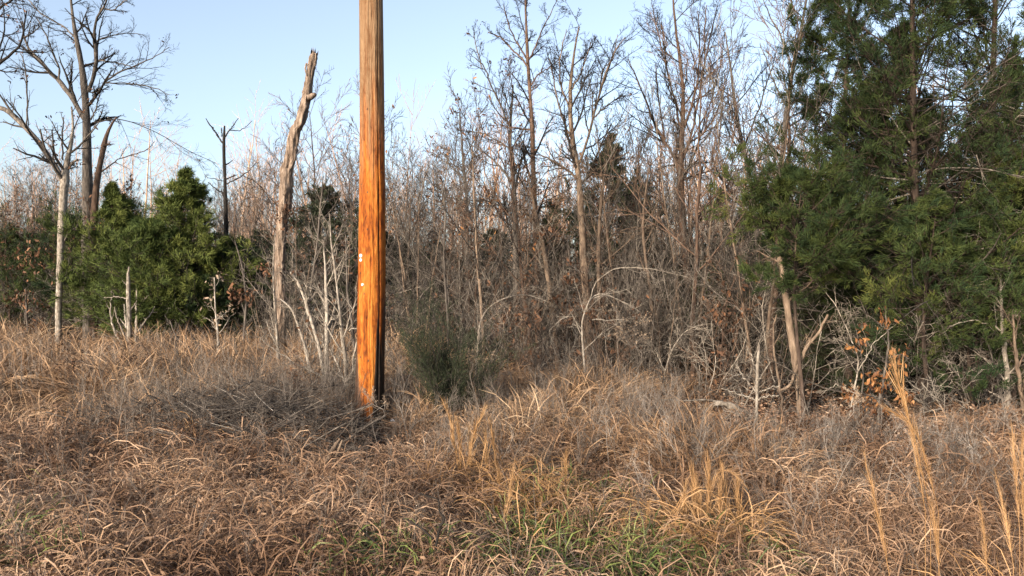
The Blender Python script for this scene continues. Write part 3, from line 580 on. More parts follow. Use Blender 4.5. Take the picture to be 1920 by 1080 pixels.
# ------------------------------------------------------------------ cedars
def cedar(name, label, d, px, H, crown_r, seed, mt='cedar_leaf', z0=.25, nb=70, n2=9, n3=5, tuft=.09, tw=.011, density=7, lean=0., trunk_r=.11, up=.5, zdense=None, tiltup=62, group=None, shape=1.25, rag=.5, dead=0, thin=1.):
    rng = np.random.default_rng(seed)
    x0 = (px-CX)/F*d
    org = np.array([x0, d, gz(x0, d)])
    K = 24
    tt = np.linspace(0, 1, K)
    P = np.stack([x0+lean*tt*H+.06*np.sin(tt*5+seed), np.full(K, d)+.06*np.sin(tt*4), org[2]-.1+tt*(H+.1)], 1)
    R = trunk_r*(1-tt*.93)
    root = thing(name, org, label, 'tree', group)
    g = Geo(); g.tubes(P, R*(1+.06*rng.normal(size=K)), 9, .5); g.build('trunk', 'bark_cedar', root, org, smooth=True)
    # limbs: length follows a cone-like profile
    t = z0+(1-z0)*((np.arange(nb)+rng.random(nb))/nb)**.92
    az = rng.random(nb)*2*np.pi
    prof = crown_r*np.clip((1-((t-z0)/(1-z0))**shape), .05, 1)*(.80-rag*.5+rag*1.1*rng.random(nb)+.16*np.sin(az*2+t*9+seed))*np.clip(.55+(t-z0)*4, .6, 1)
    i = np.clip((t*(K-1)).astype(int), 0, K-2)
    p = P[i]+(P[i+1]-P[i])*(t*(K-1)-i)[:, None]
    el = np.radians(90-tiltup+10*rng.normal(size=nb))*np.clip(.2+t, 0, 1)
    dv = np.stack([np.cos(az)*np.cos(el), np.sin(az)*np.cos(el), np.sin(el)], 1)
    out = [p]; Kb = 9
    for k in range(Kb-1):
        dv = norm(dv+np.array([0, 0, up/Kb])+.07*rng.normal(size=dv.shape)); out.append(out[-1]+dv*prof[:, None]/(Kb-1))
    A = np.stack(out, 1); B = np.clip(R[i]*.35, .008, .04)[:, None]*np.linspace(1, .3, Kb)
    br = Geo(); br.tubes(A, B, 5, .45)
    A2, B2 = grow(A, B, n2, rng, .25, 1, 42, 12, .42, .45, 6, .25, .12, .5, .004); br.tubes(A2, B2, 3, .4)
    A3, B3 = grow(A2, B2, n3, rng, .2, 1, 38, 14, .5, .4, 5, .2, .14, .6, .003); br.tubes(A3, B3, 3, .4)
    if dead:
        D, E_ = grow(P[None], R[None], dead, rng, .03, .42, 78, 12, .2, 0, 9, .1, .11, .3, .006, .02)
        D2, E2 = grow(D, E_, 7, rng, .2, 1, 48, 14, .4, .4, 6, 0, .15, .5, .003)
        D3, E3 = grow(D2, E2, 4, rng, .2, 1, 48, 14, .5, .4, 4, 0, .15, .5, .0022)
        dg = Geo(); td = rng.random(dead); dg.tubes(D, E_, 4, td); dg.tubes(D2, E2, 3, np.repeat(td, 7)); dg.tubes(D3, E3, 3, np.repeat(td, 28))
        dg.build('dead_limbs', 'bark_grey', root, org)
    br.build('branches', 'bark_cedar' if d < 15 else 'bark_grey', root, org)
    # scale-leaf sprays along the outermost twigs
    pts = np.concatenate([A3[:, 1:].reshape(-1, 3), A2[:, 3:].reshape(-1, 3)])
    dirs = np.concatenate([norm(np.gradient(A3, axis=1))[:, 1:].reshape(-1, 3), norm(np.gradient(A2, axis=1))[:, 3:].reshape(-1, 3)])
    bid = np.concatenate([np.repeat(np.arange(len(A3))//(n2*n3), A3.shape[1]-1), np.repeat(np.arange(len(A2))//n2, A2.shape[1]-3)])
    tb = rng.random(nb)
    keep = rng.random(len(pts)) < thin*(.55+.45*np.sin(pts[:, 0]*3.1+pts[:, 2]*4.3+seed)**2)
    pts, dirs, bid = pts[keep], dirs[keep], bid[keep]
    n = density
    q = np.repeat(pts, n, 0)+rng.normal(size=(len(pts)*n, 3))*tuft*.25
    dd = norm(np.repeat(dirs, n, 0)*1.25+rng.normal(size=q.shape)*.50+[0, 0, .12])
    L = tuft*(.5+.9*rng.random((len(q), 1)))
    s = norm(np.cross(dd, rng.normal(size=q.shape)))
    PP = np.stack([q, q+dd*L*.55+rng.normal(size=q.shape)*L*.06, q+dd*L], 1)
    W = np.stack([np.full(len(q), tw*.7), np.full(len(q), tw*1.35), np.full(len(q), tw*.25)], 1)
    ti = np.repeat(.28*tb[bid]+.22+.15*rng.random(len(pts)), n)+.16*rng.random(len(q))
    f = Geo(); f.ribbons(PP, W, s, ti); f.build('foliage', mt, root, org)
    print(name, 'foliage', len(q))
    return root

RC = 'tall dark cedars filling the right side'
A_ = dict(group=RC, tuft=.07, tw=.0062, density=10)
cedar('red_cedar', 'tall airy dark cedar with its trunk a quarter in from the right edge', 10.6, 1722, 10.5, 2.6, 71, dead=40, nb=135, n2=9, n3=6, trunk_r=.07, z0=.1, up=.7, thin=.47, **A_)
cedar('red_cedar', 'dark dense cedar forming the left edge of the big cedar mass', 11.6, 1592, 8.8, 1.75, 72, dead=34, nb=115, n2=9, n3=6, trunk_r=.06, z0=.12, thin=.7, **A_)
cedar('red_cedar', 'thin-topped dark cedar close to the right edge of the picture', 11.2, 1868, 11.5, 2.5, 73, dead=34, nb=115, n2=9, n3=6, trunk_r=.07, z0=.1, up=.8, thin=.42, **A_)
cedar('red_cedar', 'dark cedar half cut off by the right edge', 10.4, 2040, 9.5, 2.2, 74, dead=34, nb=80, n2=8, n3=6, trunk_r=.08, z0=.1, thin=.65, **A_)
B_ = dict(group=RC, tuft=.10, tw=.010, density=8)
cedar('red_cedar', 'dark cedar standing behind the others, filling the gap between their trunks', 14.0, 1690, 6.5, 2.4, 75, nb=90, n2=8, n3=5, trunk_r=.07, z0=.04, thin=.8, **B_)
cedar('red_cedar', 'low dark cedar in the shade behind the right edge', 13.5, 1900, 5.8, 2.2, 76, nb=90, n2=8, n3=5, trunk_r=.07, z0=.03, thin=.8, **B_)
cedar('red_cedar', 'squat dark cedar added as deep shade under the big right cedars', 12.0, 1790, 3.2, 2.0, 79, 'cedar_dull', nb=70, n2=8, n3=5, trunk_r=.05, z0=.02, thin=.8, **B_)  # these squat dull cedars are added to darken the space under the big crowns
cedar('red_cedar', 'squat dark cedar added as shade behind the oak sapling', 12.2, 1600, 2.8, 1.8, 80, 'cedar_dull', nb=70, n2=8, n3=5, trunk_r=.05, z0=.02, thin=.8, **B_)
cedar('red_cedar', 'squat dark cedar added as shade low behind the right edge stems', 11.6, 1920, 2.8, 1.7, 68, 'cedar_dull', nb=60, n2=8, n3=5, trunk_r=.04, z0=.02, thin=.8, dead=20, **B_)
cedar('red_cedar', 'squat dark cedar added as shade low under the tall airy cedar', 11.3, 1695, 2.4, 1.5, 67, 'cedar_dull', nb=55, n2=8, n3=5, trunk_r=.04, z0=.02, thin=.8, dead=20, **B_)
cedar('red_cedar', 'low dark cedar boughs hanging almost to the grass left of the right edge stems', 9.9, 1830, 2.7, 1.5, 66, 'cedar_mid', nb=44, n2=8, n3=6, trunk_r=.03, z0=.12, thin=.5, shape=2.2, dead=16, **A_)
cedar('red_cedar', 'low spreading cedar whose green boughs reach left past the curved trunk', 9.9, 1500, 3.3, 1.55, 77, nb=40, n2=7, n3=6, trunk_r=.035, z0=.50, thin=.6, shape=2.0, **A_)
cedar('red_cedar', 'small mid-green cedar with boughs hanging near the right edge stems', 10.0, 1900, 3.6, 1.7, 69, mt='cedar_mid', nb=40, n2=8, n3=5, trunk_r=.035, z0=.3, thin=.5, **A_)
cedar('red_cedar', 'lighter olive young cedar with low boughs in front of the tall airy one', 9.7, 1745, 2.9, 1.6, 78, nb=34, n2=8, n3=5, trunk_r=.035, z0=.33, mt='cedar_mid', thin=.5, **A_)
LC = 'bushy green cedars at the left'
C_ = dict(group=LC, tuft=.12, tw=.0095, density=8, rag=.8)
cedar('green_cedar', 'bright green bushy cedar with pointed top beside the thin antler-topped dead tree', 19.5, 352, 4.75, 1.9, 81, 'cedar_olive', nb=115, n2=8, n3=5, z0=.10, trunk_r=.07, thin=.50, **C_)
cedar('green_cedar', 'rounded green cedar below the large leafless tree trunk', 20.5, 215, 4.5, 1.75, 82, 'cedar_olive', nb=100, n2=8, n3=5, z0=.12, trunk_r=.08, thin=.50, shape=1.7, **C_)
cedar('green_cedar', 'lower green cedar filling the space between the two bushy ones', 19.0, 285, 3.4, 1.6, 83, 'cedar_olive', nb=80, n2=8, n3=5, z0=.10, trunk_r=.06, thin=.52, shape=2.5, **C_)
cedar('green_cedar', 'small dull green cedar right of the bright pointed one', 20.0, 428, 3.1, 1.35, 84, 'cedar_mid', nb=60, n2=8, n3=5, z0=.08, trunk_r=.06, thin=.52, shape=2.5, **C_)
cedar('green_cedar', 'brownish green cedar at the far left edge behind the pale-barked tree', 24.0, 30, 3.3, 2.2, 85, 'cedar_mid', nb=70, n2=8, n3=4, z0=.10, trunk_r=.06, thin=.5, shape=3.0, **C_)
cedar('green_cedar', 'dark green cedar directly behind the pale-barked tree trunk', 22.5, 130, 3.9, 1.9, 86, 'cedar_mid', nb=80, n2=8, n3=4, z0=.10, trunk_r=.06, thin=.48, shape=2.8, **C_)
MC = 'dull cedars inside the wood'
D_ = dict(group=MC, tuft=.09, tw=.016, density=6)
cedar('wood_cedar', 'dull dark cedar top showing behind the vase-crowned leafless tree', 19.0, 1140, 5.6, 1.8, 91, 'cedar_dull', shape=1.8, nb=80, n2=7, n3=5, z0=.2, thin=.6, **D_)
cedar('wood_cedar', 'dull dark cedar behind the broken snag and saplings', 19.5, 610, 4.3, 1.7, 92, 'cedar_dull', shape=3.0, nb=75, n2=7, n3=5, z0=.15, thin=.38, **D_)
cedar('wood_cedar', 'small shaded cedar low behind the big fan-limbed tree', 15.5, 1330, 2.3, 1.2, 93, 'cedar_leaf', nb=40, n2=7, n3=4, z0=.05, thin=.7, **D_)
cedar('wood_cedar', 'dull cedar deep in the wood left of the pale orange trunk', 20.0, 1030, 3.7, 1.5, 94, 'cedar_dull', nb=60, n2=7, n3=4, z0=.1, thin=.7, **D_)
for q_, (dd_, px_, H_, cr_, lab_) in enumerate([(20, 720, 3.2, 1.6, 'dull low cedar added as dark backdrop deep in the wood directly behind the pole'), (21, 820, 3.0, 1.6, 'dull low cedar added as dark backdrop deep in the wood behind the wispy shrub'), (22, 920, 3.4, 1.7, 'dull low cedar added as dark backdrop in the wood right of the wispy shrub'),
        (18, 1210, 3.1, 1.6, 'dull low cedar behind the crossing thin trunks'), (19, 1400, 3.6, 1.8, 'dull low cedar behind the zigzag leaning trunk'), (17, 1480, 3.2, 1.7, 'dull low cedar added as dark backdrop behind the curved brown trunk'), (23, 500, 3.4, 1.7, 'dull low cedar added as dark backdrop in the wood left of the broken snag'), (16.5, 1290, 2.2, 1.4, 'dull low cedar right behind the fan-limbed tree foot')]):
    cedar('wood_cedar', lab_, dd_, px_, H_, cr_, 950+q_, 'cedar_dull', shape=2.5, nb=55, n2=7, n3=4, z0=.04, thin=.8, trunk_r=.05, **D_)  # low dark cedars added as a dark backdrop for the gaps between trunks

# small needle-leaved shrub in front of the wood
def needle_shrub():
    d = 9.5; rng = np.random.default_rng(99); x0 = (852-CX)/F*d; org = np.array([x0, d, gz(x0, d)])
    root = thing('juniper_shrub', org, 'small wispy dark green shrub standing in dry grass right of the pole', 'shrub')
    n = 44; az = rng.random(n)*2*np.pi; sp = .08+.45*rng.random(n)
    dv = norm(np.stack([np.cos(az)*sp, np.sin(az)*sp, np.ones(n)], 1)); L = 1.6*(.45+.6*rng.random(n))*(1-.2*sp)
    out = [org+np.stack([np.cos(az), np.sin(az), 0*az], 1)*.10*rng.random((n, 1))]
    for k in range(7):
        dv = norm(dv+.07*rng.normal(size=dv.shape)); out.append(out[-1]+dv*L[:, None]/7)
    A = np.stack(out, 1); B = np.full((n, 1), .007)*np.linspace(1, .3, 8)
    g = Geo(); g.tubes(A, B, 4, .4)
    A2, B2 = grow(A, B, 12, rng, .12, 1, 32, 10, .34, .35, 6, .35, .07, .6, .0025); g.tubes(A2, B2, 3, .4)
    g.build('stems', 'bark_grey', root, org)
    pts = np.concatenate([A2[:, 1:].reshape(-1, 3), A[:, 3:].reshape(-1, 3)]); dr = np.concatenate([norm(np.gradient(A2, axis=1))[:, 1:].reshape(-1, 3), norm(np.gradient(A, axis=1))[:, 3:].reshape(-1, 3)])
    m = 6; q = np.repeat(pts, m, 0)+rng.normal(size=(len(pts)*m, 3))*.018
    dd = norm(np.repeat(dr, m, 0)*1.2+rng.normal(size=q.shape)*.5); Ln = .035+.05*rng.random((len(q), 1)); s = norm(np.cross(dd, rng.normal(size=q.shape)))
    PP = np.stack([q, q+dd*Ln*.5, q+dd*Ln], 1); W = np.array([[.003, .0045, .001]]).repeat(len(q), 0)
    f = Geo(); f.ribbons(PP, W, s, .2+.5*rng.random(len(q))); f.build('needles', 'cedar_dull', root, org)
needle_shrub()

# ------------------------------------------------------------------ the crowd of bare trees behind: prototypes, then copies
def proto(name, H, seed, mt, crown_mt, cat, stems=1, n1=14, n2=6, n3=5, n4=0, ang=40, up=.6, lf=.42, t0=.25, r0=.05, leaf=None, rmin=.0055):
    rng = np.random.default_rng(seed)
    root = thing(name, (0, 0, -50), '', cat); root['label'] = ''
    K = 16; tt = np.linspace(0, 1, K)
    for s_ in range(stems):
        a_ = rng.random()*6.28; ln = rng.uniform(.02, .10)+.1*(stems > 1)
        P = np.stack([np.cos(a_)*(ln*tt*H+.04*s_)+np.cumsum(rng.normal(size=K))*.014*H/5, np.sin(a_)*(ln*tt*H+.04*s_)+np.cumsum(rng.normal(size=K))*.014*H/5, -.15+tt*(H*(1-.12*s_)+.15)], 1)
        R = r0*(1-.12*s_)*(1-.88*tt)
        if s_ == 0: Ps, Rs = [P], [R]
        else: Ps.append(P); Rs.append(R)
        g = Geo(); g.tubes(P, R*(1+.07*rng.normal(size=K)), 7, .5); g.build('trunk', mt, root, smooth=True)
    A, B = np.stack(Ps), np.stack(Rs)
    cr = Geo()
    A, B = grow(A, B, n1, rng, t0, 1, ang, 10, lf, .55, 9, up, .09, .5, rmin*1.3, .03); ti = .2+.6*rng.random(len(A)); cr.tubes(A, B, 4, ti)
    for n in (n2, n3, n4):
        if n:
            A, B = grow(A, B, n, rng, .15, 1, 36, 12, .44, .4, 5, up*.5, .12, .6, rmin); ti = np.repeat(ti, n); cr.tubes(A, B, 3, ti)
    cr.build('crown', crown_mt, root)
    if leaf:
        T = A[:, -1]; T = T[rng.permutation(len(T))[:leaf[1]]]
        q = Geo(); q.ribbons(*leaves(T, rng, .09, 2, spread=.06)); q.build('leaves', leaf[0], root)
    KIDS[root.name] = list(root.children)
    return root
bpy.context.view_layer.update()
TREES = [proto('thicket_tree', 6.0, 201, 'bark_tan', 'bark_grey', 'tree', n4=0, n1=16, n2=7, n3=6, leaf=('oak_leaf', 40)),
         proto('thicket_tree', 5.2, 202, 'bark_grey', 'bark_grey', 'tree', n1=18, n2=7, n3=5, ang=34, r0=.04),
         proto('thicket_tree', 6.6, 203, 'bark_red', 'bark_red', 'tree', n1=16, n2=8, n3=6, ang=46, t0=.35, r0=.06),
         proto('thicket_tree', 4.8, 204, 'bark_red', 'bark_red', 'tree', n1=15, n2=7, n3=5, leaf=('brown_leaf', 170), r0=.035),
         proto('thicket_tree', 5.8, 205, 'bark_tan', 'bark_grey', 'tree', stems=2, n1=10, n2=7, n3=5, ang=32, r0=.04)]
SHR = [proto('thicket_shrub', 2.4, 211, 'bark_grey', 'bark_grey', 'shrub', stems=4, n1=8, n2=6, n3=3, ang=38, up=.3, t0=.1, r0=.012, rmin=.004),
       proto('thicket_shrub', 3.0, 212, 'bark_tan', 'bark_grey', 'shrub', stems=3, n1=9, n2=6, n3=4, ang=45, up=0., t0=.15, r0=.015, rmin=.004),
       proto('thicket_shrub', 2.0, 213, 'bark_red', 'bark_red', 'shrub', stems=4, n1=8, n2=5, n3=3, ang=42, up=.1, t0=.1, r0=.010, leaf=('brown_leaf', 60), rmin=.0035)]
KIDS.clear()
for o in TREES+SHR: KIDS[o.name] = [c for c in bpy.data.objects if c.parent == o]

SECT = [(-200, 130, 'behind the pale-barked tree'), (130, 300, 'behind the rounded left cedar'), (300, 440, 'behind the bright pointed cedar'), (440, 560, 'behind the broken snag'), (560, 690, 'behind the sapling stand'), (690, 800, 'behind the wooden pole'), (800, 940, 'behind the wispy shrub'),
        (940, 1070, 'left of the pale orange trunk'), (1070, 1200, 'right of the pale orange trunk'), (1200, 1340, 'behind the fan-limbed tree'), (1340, 1480, 'behind the zigzag trunk'), (1480, 1660, 'behind the curved brown trunk'), (1660, 2200, 'behind the dark right cedars')]
KIND_TXT = {0: 'tan-trunked tree', 1: 'grey leafless tree', 2: 'reddish bare tree', 3: 'reddish few-leaved tree', 4: 'twin-stemmed bare tree'}
SHR_TXT = {0: 'grey bare shrub', 1: 'loose tan shrub', 2: 'brown-leaved shrub'}
rng = np.random.default_rng(777)
used = set()
def scatter(protos, txt, N, dmin, dmax, smin, smax, pw=1.3):
    k = 0; cells = []
    while k < N:
        px = rng.uniform(-80, 2000)
        if px > 1500 and rng.random() < .35: continue
        e_ = float(edge(px)); d = e_+dmin+(dmax-dmin)*rng.random()**pw
        if px > 1470 and d < e_+(5 if dmax > 15 else 1.5): continue
        x = (px-CX)/F*d
        if any((x-a_)**2+(d-b_)**2 < .16 for a_, b_ in cells): continue
        cells.append((x, d))
        pi = int(rng.integers(len(protos))); src = protos[pi]
        sec = next(s[2] for s in SECT if s[0] <= px < s[1])
        loc = (x, d, float(gz(x, d))); sc_ = rng.uniform(smin, smax)*(1+.012*(d-e_))
        rz = rng.random()*6.28; tl = (rng.normal()*.05, rng.normal()*.05)
        siz = 'short' if sc_ < smin+(smax-smin)*.35 else ('tall' if sc_ > smin+(smax-smin)*.8 else 'mid-sized')
        ln = 'leaning left' if tl[1] < -.035 else ('leaning right' if tl[1] > .035 else 'upright')
        dep = 'at the edge' if d < e_+(4 if dmax > 15 else 2) else ('deep in wood' if d > e_+(11 if dmax > 15 else 6) else 'standing')
        lab = siz+' '+ln+' '+txt[pi]+' '+dep+' '+sec; grp = txt[pi]+'s in the wood'
        if src.name not in used:
            used.add(src.name); o = src; o.location = loc; o.rotation_euler = (tl[0], tl[1], rz); o.scale = (sc_,)*3; o['label'] = lab
        else: o = dup(src, loc, rz, sc_, lab, tl)
        o['group'] = grp
        k += 1
scatter(TREES, KIND_TXT, 165, .6, 24, .62, 1.0)
def verge_shrub(px, d, sc_, lab, k=0):
    x = (px-CX)/F*d; src = SHR[k]; rz = rng.random()*6.28
    if src.name not in used:
        used.add(src.name); o = src; o.location = (x, d, float(gz(x, d))); o.rotation_euler = (0, 0, rz); o.scale = (sc_,)*3; o['label'] = lab
    else: o = dup(src, (x, d, float(gz(x, d))), rz, sc_, lab)
    o['group'] = 'bare shrubs out in the grass'
for px_, d_, s_, lab_, k_ in ((470, 10.2, .5, 'low grey bare shrub behind the right end of the dark brush pile', 0), (540, 9.6, .42, 'grey bare shrub left of the white scrap near the pole', 2), (585, 10.6, .55, 'grey twiggy shrub tangled in the foot of the whitish sapling', 0),
        (630, 9.9, .5, 'grey twiggy shrub between the V-forked sapling and the pole foot', 0), (350, 11.4, .5, 'low grey shrub behind the left end of the dark brush pile', 0), (250, 12.2, .48, 'low brownish shrub below the bleached pronged stump', 2), (130, 11.5, .5, 'low dark shrub in the grass at the left below the pale-barked tree', 2),
        (515, 14.6, .8, 'grey twiggy shrub close left of the broken snag foot', 0), (552, 14.4, .75, 'loose tan shrub close right of the broken snag foot', 1), (755, 10.0, .42, 'low grey shrub between pole foot and the wispy green shrub', 0), (690, 9.9, .35, 'little grey shrub directly behind the pole foot', 0), (1000, 10.8, .42, 'low grey shrub in the weeds right of the wispy green shrub', 0), (1110, 11.4, .45, 'low tan shrub in front of the pale orange trunk', 1),
        (1470, 7.3, .26, 'small silvery shrub below the curved brown trunk', 0), (1540, 6.6, .25, 'small silvery shrub with splayed twigs below and right of the curved trunk', 0), (1620, 7.2, .25, 'small silvery shrub below the oak sapling', 0), (1585, 5.9, .2, 'tiny grey shrub right of the bright broomsedge clump', 0),
        (1720, 7.0, .25, 'small grey shrub behind the tall near plume', 0), (1800, 6.4, .24, 'small grey shrub between the tall plume and the right edge stalks', 0), (1400, 7.8, .27, 'small grey shrub below the fallen pale branch', 0)):
    verge_shrub(px_, d_, s_, lab_, k_)
scatter(SHR, SHR_TXT, 150, .2, 14, .7, 1.15, 1.5)

# ------------------------------------------------------------------ uncountable masses
def field(n, dfun0, dfun1, rng, pxr=(-120, 2040), pw=.8, clear=True):
    px = rng.uniform(*pxr, n); d = dfun0(px)+(dfun1(px)-dfun0(px))*rng.random(n)**pw
    x = (px-CX)/F*d
    if clear:      # the strip in front of the fallen log carries only leaf litter
        k = (px > 1270) & (px < 1490) & (d > 7.9) & (d < 10.5) & (rng.random(n) < .85); d = np.where(k, 6.2+1.7*rng.random(n), d)
    k = (np.abs(px-694) < 44) & (d > 7.9) & (d < 9.62); d = np.where(k, 9.65+.6*rng.random(n), d); x = (px-CX)/F*d
    return np.stack([x, d, gz(x, d)], 1), px
# undergrowth tangle in the wood
rng = np.random.default_rng(31)
B0, px = field(2500, lambda p: edge(p)-1.0, lambda p: edge(p)+17, rng, pw=.9)
n = len(B0); dv = norm(rng.normal(size=(n, 3))*[.5, .5, .05]+[0, 0, 1]); L = (rng.uniform(.9, 3.6, n)*np.clip((B0[:, 1]-edge(px)+1.2)/2.5, .25, 1))[:, None]; out = [B0]
for k in range(6):
    dv = norm(dv+rng.normal(size=dv.shape)*.10); out.append(out[-1]+dv*L/6)
A = np.stack(out, 1); B = np.full((n, 1), .008)*np.linspace(1, .4, 7)*rng.uniform(.6, 2.0, (n, 1))
g = Geo(); ti = rng.random(n); g.tubes(A, B, 4, ti)
A2, B2 = grow(A, B, 8, rng, .2, 1, 50, 16, .45, .4, 6, 0, .14, .6, .004); g.tubes(A2, B2, 3, np.repeat(ti, 8))
A3, B3 = grow(A2, B2, 4, rng, .2, 1, 46, 14, .5, .4, 4, 0, .14, .6, .0035); g.tubes(A3, B3, 3, np.repeat(ti, 32))
tag(g.build('undergrowth', 'bark_grey'), 'dense tangle of bare grey-brown twigs filling the wood floor', 'undergrowth', kind='stuff')
# far wood
B0, px = field(520, lambda p: edge(p)+17, lambda p: edge(p)*0+62, rng, (-300, 2200), 1)
n = len(B0); dv = norm(rng.normal(size=(n, 3))*[.05, .05, 0]+[0, 0, 1]); L = rng.uniform(5, 10.5, n)[:, None]; out = [B0]
for k in range(8):
    dv = norm(dv+rng.normal(size=dv.shape)*.03); out.append(out[-1]+dv*L/8)
A = np.stack(out, 1); B = np.full((n, 1), .09)*np.linspace(1, .15, 9)*rng.uniform(.5, 1.3, (n, 1))
g = Geo(); ti = .35+.5*rng.random(n); g.tubes(A, B, 5, ti)
A2, B2 = grow(A, B, 12, rng, .2, 1, 42, 12, .36, .5, 6, .4, .1, .4, .012, .04); g.tubes(A2, B2, 3, np.repeat(ti, 12))
A3, B3 = grow(A2, B2, 6, rng, .2, 1, 40, 12, .45, .4, 4, .2, .12, .6, .009); g.tubes(A3, B3, 3, np.repeat(ti, 72))
tag(g.build('far_woods', 'far_bark_sunlit'), 'far wood of sunlit tan leafless trees seen between the nearer trunks', 'wood', kind='stuff')

# dry grass: matted tussocks in the foreground
def blades(base, dirs, L, W, droop, K, rng, tint, geo, wob=.12):
    out = [base]; d = dirs
    zg = gz(base[:, 0], base[:, 1])+.01
    cv = rng.normal(size=base.shape)*[.32, .32, .12]*(5/K)
    for k in range(K-1):
        d = norm(d+np.stack([0*L, 0*L, 0*L-droop*(k+1)/K], 1)+cv+.35*wob*rng.normal(size=d.shape)*[1, 1, .5])
        p = out[-1]+d*(L/(K-1))[:, None]; p[:, 2] = np.maximum(p[:, 2], zg+.01*rng.random(len(p))); out.append(p)
    P = np.stack(out, 1)
    s = norm(np.cross(P[:, -1]-P[:, 0], rng.normal(size=base.shape)+[0, 0, .6]))
    geo.ribbons(P, W[:, None]*np.r_[np.linspace(.8, 1, K-1), .15][None], s, tint)

rng = np.random.default_rng(5)
def tussocks(nt, d0, d1, per, H, Wd, geo, pxr=(-150, 2080), pw=.8, flow=.9, lay=.7, tbase=.5, tsp=.35, K=5, rad_=.16, sel=None, jit=.25, wob=.12):
    C_, px = field(nt, d0, d1, rng, pxr, pw)
    if sel is not None:
        k = sel(px, C_[:, 1]); C_, px = C_[k], px[k]
    k = ~((px > 1215) & (C_[:, 1] > 7.7) & (rng.random(len(px)) < .82)); C_, px = C_[k], px[k]
    nt = len(C_); fl = .9*np.sin(C_[:, 0]*.9+C_[:, 1]*.5)+rng.normal(size=nt)*.9-1.2
    X_, Y_ = C_[:, 0], C_[:, 1]
    pn = np.sin(X_*1.9+Y_*.8+1)*np.sin(Y_*1.7-X_*.6)+.6*np.sin(X_*4.1+2)*np.sin(Y_*3.3+X_)
    pc = np.sin(X_*1.1-Y_*.9+4)*.6+.5*np.sin(X_*2.7+Y_*2.1)
    fl = 1.6*np.sin(X_*.9+Y_*.5)+rng.normal(size=nt)*.45-1.2
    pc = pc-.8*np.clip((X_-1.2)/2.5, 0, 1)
    h = H*(.6+.7*rng.random(nt))*(1+.30*pn)
    c = np.repeat(C_, per, 0); f_ = np.repeat(fl, per); hh = np.repeat(h, per)
    n = len(c); a_ = rng.random(n)*6.283; r_ = rad_*np.sqrt(rng.random(n))
    b = c+np.stack([np.cos(a_)*r_, np.sin(a_)*r_, 0*a_], 1); b[:, 2] = gz(b[:, 0], b[:, 1])-.02
    d = norm(np.stack([np.cos(a_)*.5+np.cos(f_)*flow*.6, np.sin(a_)*.5+np.sin(f_)*flow*.6, 1.1+.5*rng.random(n)-np.repeat(lay*(.5+.35*pn), per)], 1)+jit*rng.normal(size=(n, 3)))
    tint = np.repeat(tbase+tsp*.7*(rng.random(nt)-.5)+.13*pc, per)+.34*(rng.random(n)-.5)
    blades(b, d, hh*(.5+rng.random(n)), Wd*(.5+rng.random(n)), lay*1.3, K, rng, tint, geo, wob)
dry = Geo()
E = lambda p: edge(p)
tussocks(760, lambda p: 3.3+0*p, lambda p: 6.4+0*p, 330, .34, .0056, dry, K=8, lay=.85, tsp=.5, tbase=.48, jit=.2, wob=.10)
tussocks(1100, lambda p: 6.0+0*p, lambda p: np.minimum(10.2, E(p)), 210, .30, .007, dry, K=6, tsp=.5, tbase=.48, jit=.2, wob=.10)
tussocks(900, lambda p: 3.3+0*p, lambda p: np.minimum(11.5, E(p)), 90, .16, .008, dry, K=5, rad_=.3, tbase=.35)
for n_, d0_, d1_, sz in ((14000, 3.3, 6.5, .026), (16000, 6, 11.5, .036)):
    Bf, _ = field(n_, lambda p: d0_+0*p, lambda p: np.minimum(d1_, E(p)), rng); Bf[:, 2] += .02+.22*rng.random(n_)**1.5
    dry.ribbons(*leaves(Bf, rng, sz, 1, droop=0, spread=.03)[:3], .1+.45*rng.random(n_))
tag(dry.build('dry_grass', 'dry_grass'), 'matted curly dead grass covering the foreground verge', 'dry grass', kind='stuff')
print('dry grass quads', sum(len(f) for f in dry.f))
# taller tan weeds between the verge and the wood
tall = Geo()
Kw = dict(flow=.5, tbase=.5, tsp=.6)
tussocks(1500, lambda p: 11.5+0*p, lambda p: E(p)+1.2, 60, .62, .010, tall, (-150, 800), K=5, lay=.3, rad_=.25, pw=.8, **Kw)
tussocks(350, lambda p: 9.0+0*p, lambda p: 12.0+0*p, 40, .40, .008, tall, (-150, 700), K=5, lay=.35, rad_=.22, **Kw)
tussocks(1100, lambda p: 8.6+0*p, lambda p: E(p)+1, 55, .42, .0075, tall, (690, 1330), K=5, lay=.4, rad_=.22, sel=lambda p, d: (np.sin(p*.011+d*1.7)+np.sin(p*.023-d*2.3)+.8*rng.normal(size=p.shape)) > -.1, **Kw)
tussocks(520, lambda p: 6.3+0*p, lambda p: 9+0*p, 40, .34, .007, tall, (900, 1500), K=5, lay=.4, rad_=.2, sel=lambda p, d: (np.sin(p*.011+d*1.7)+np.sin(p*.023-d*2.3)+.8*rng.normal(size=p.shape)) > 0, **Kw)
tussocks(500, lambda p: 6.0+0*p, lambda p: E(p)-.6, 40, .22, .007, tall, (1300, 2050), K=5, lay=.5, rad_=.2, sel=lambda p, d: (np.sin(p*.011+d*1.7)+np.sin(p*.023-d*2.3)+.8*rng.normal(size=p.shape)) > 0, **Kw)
tag(tall.build('tall_dry_grass', 'straw'), 'taller tan dead grass and weeds between the verge and the wood', 'dry grass', kind='stuff')
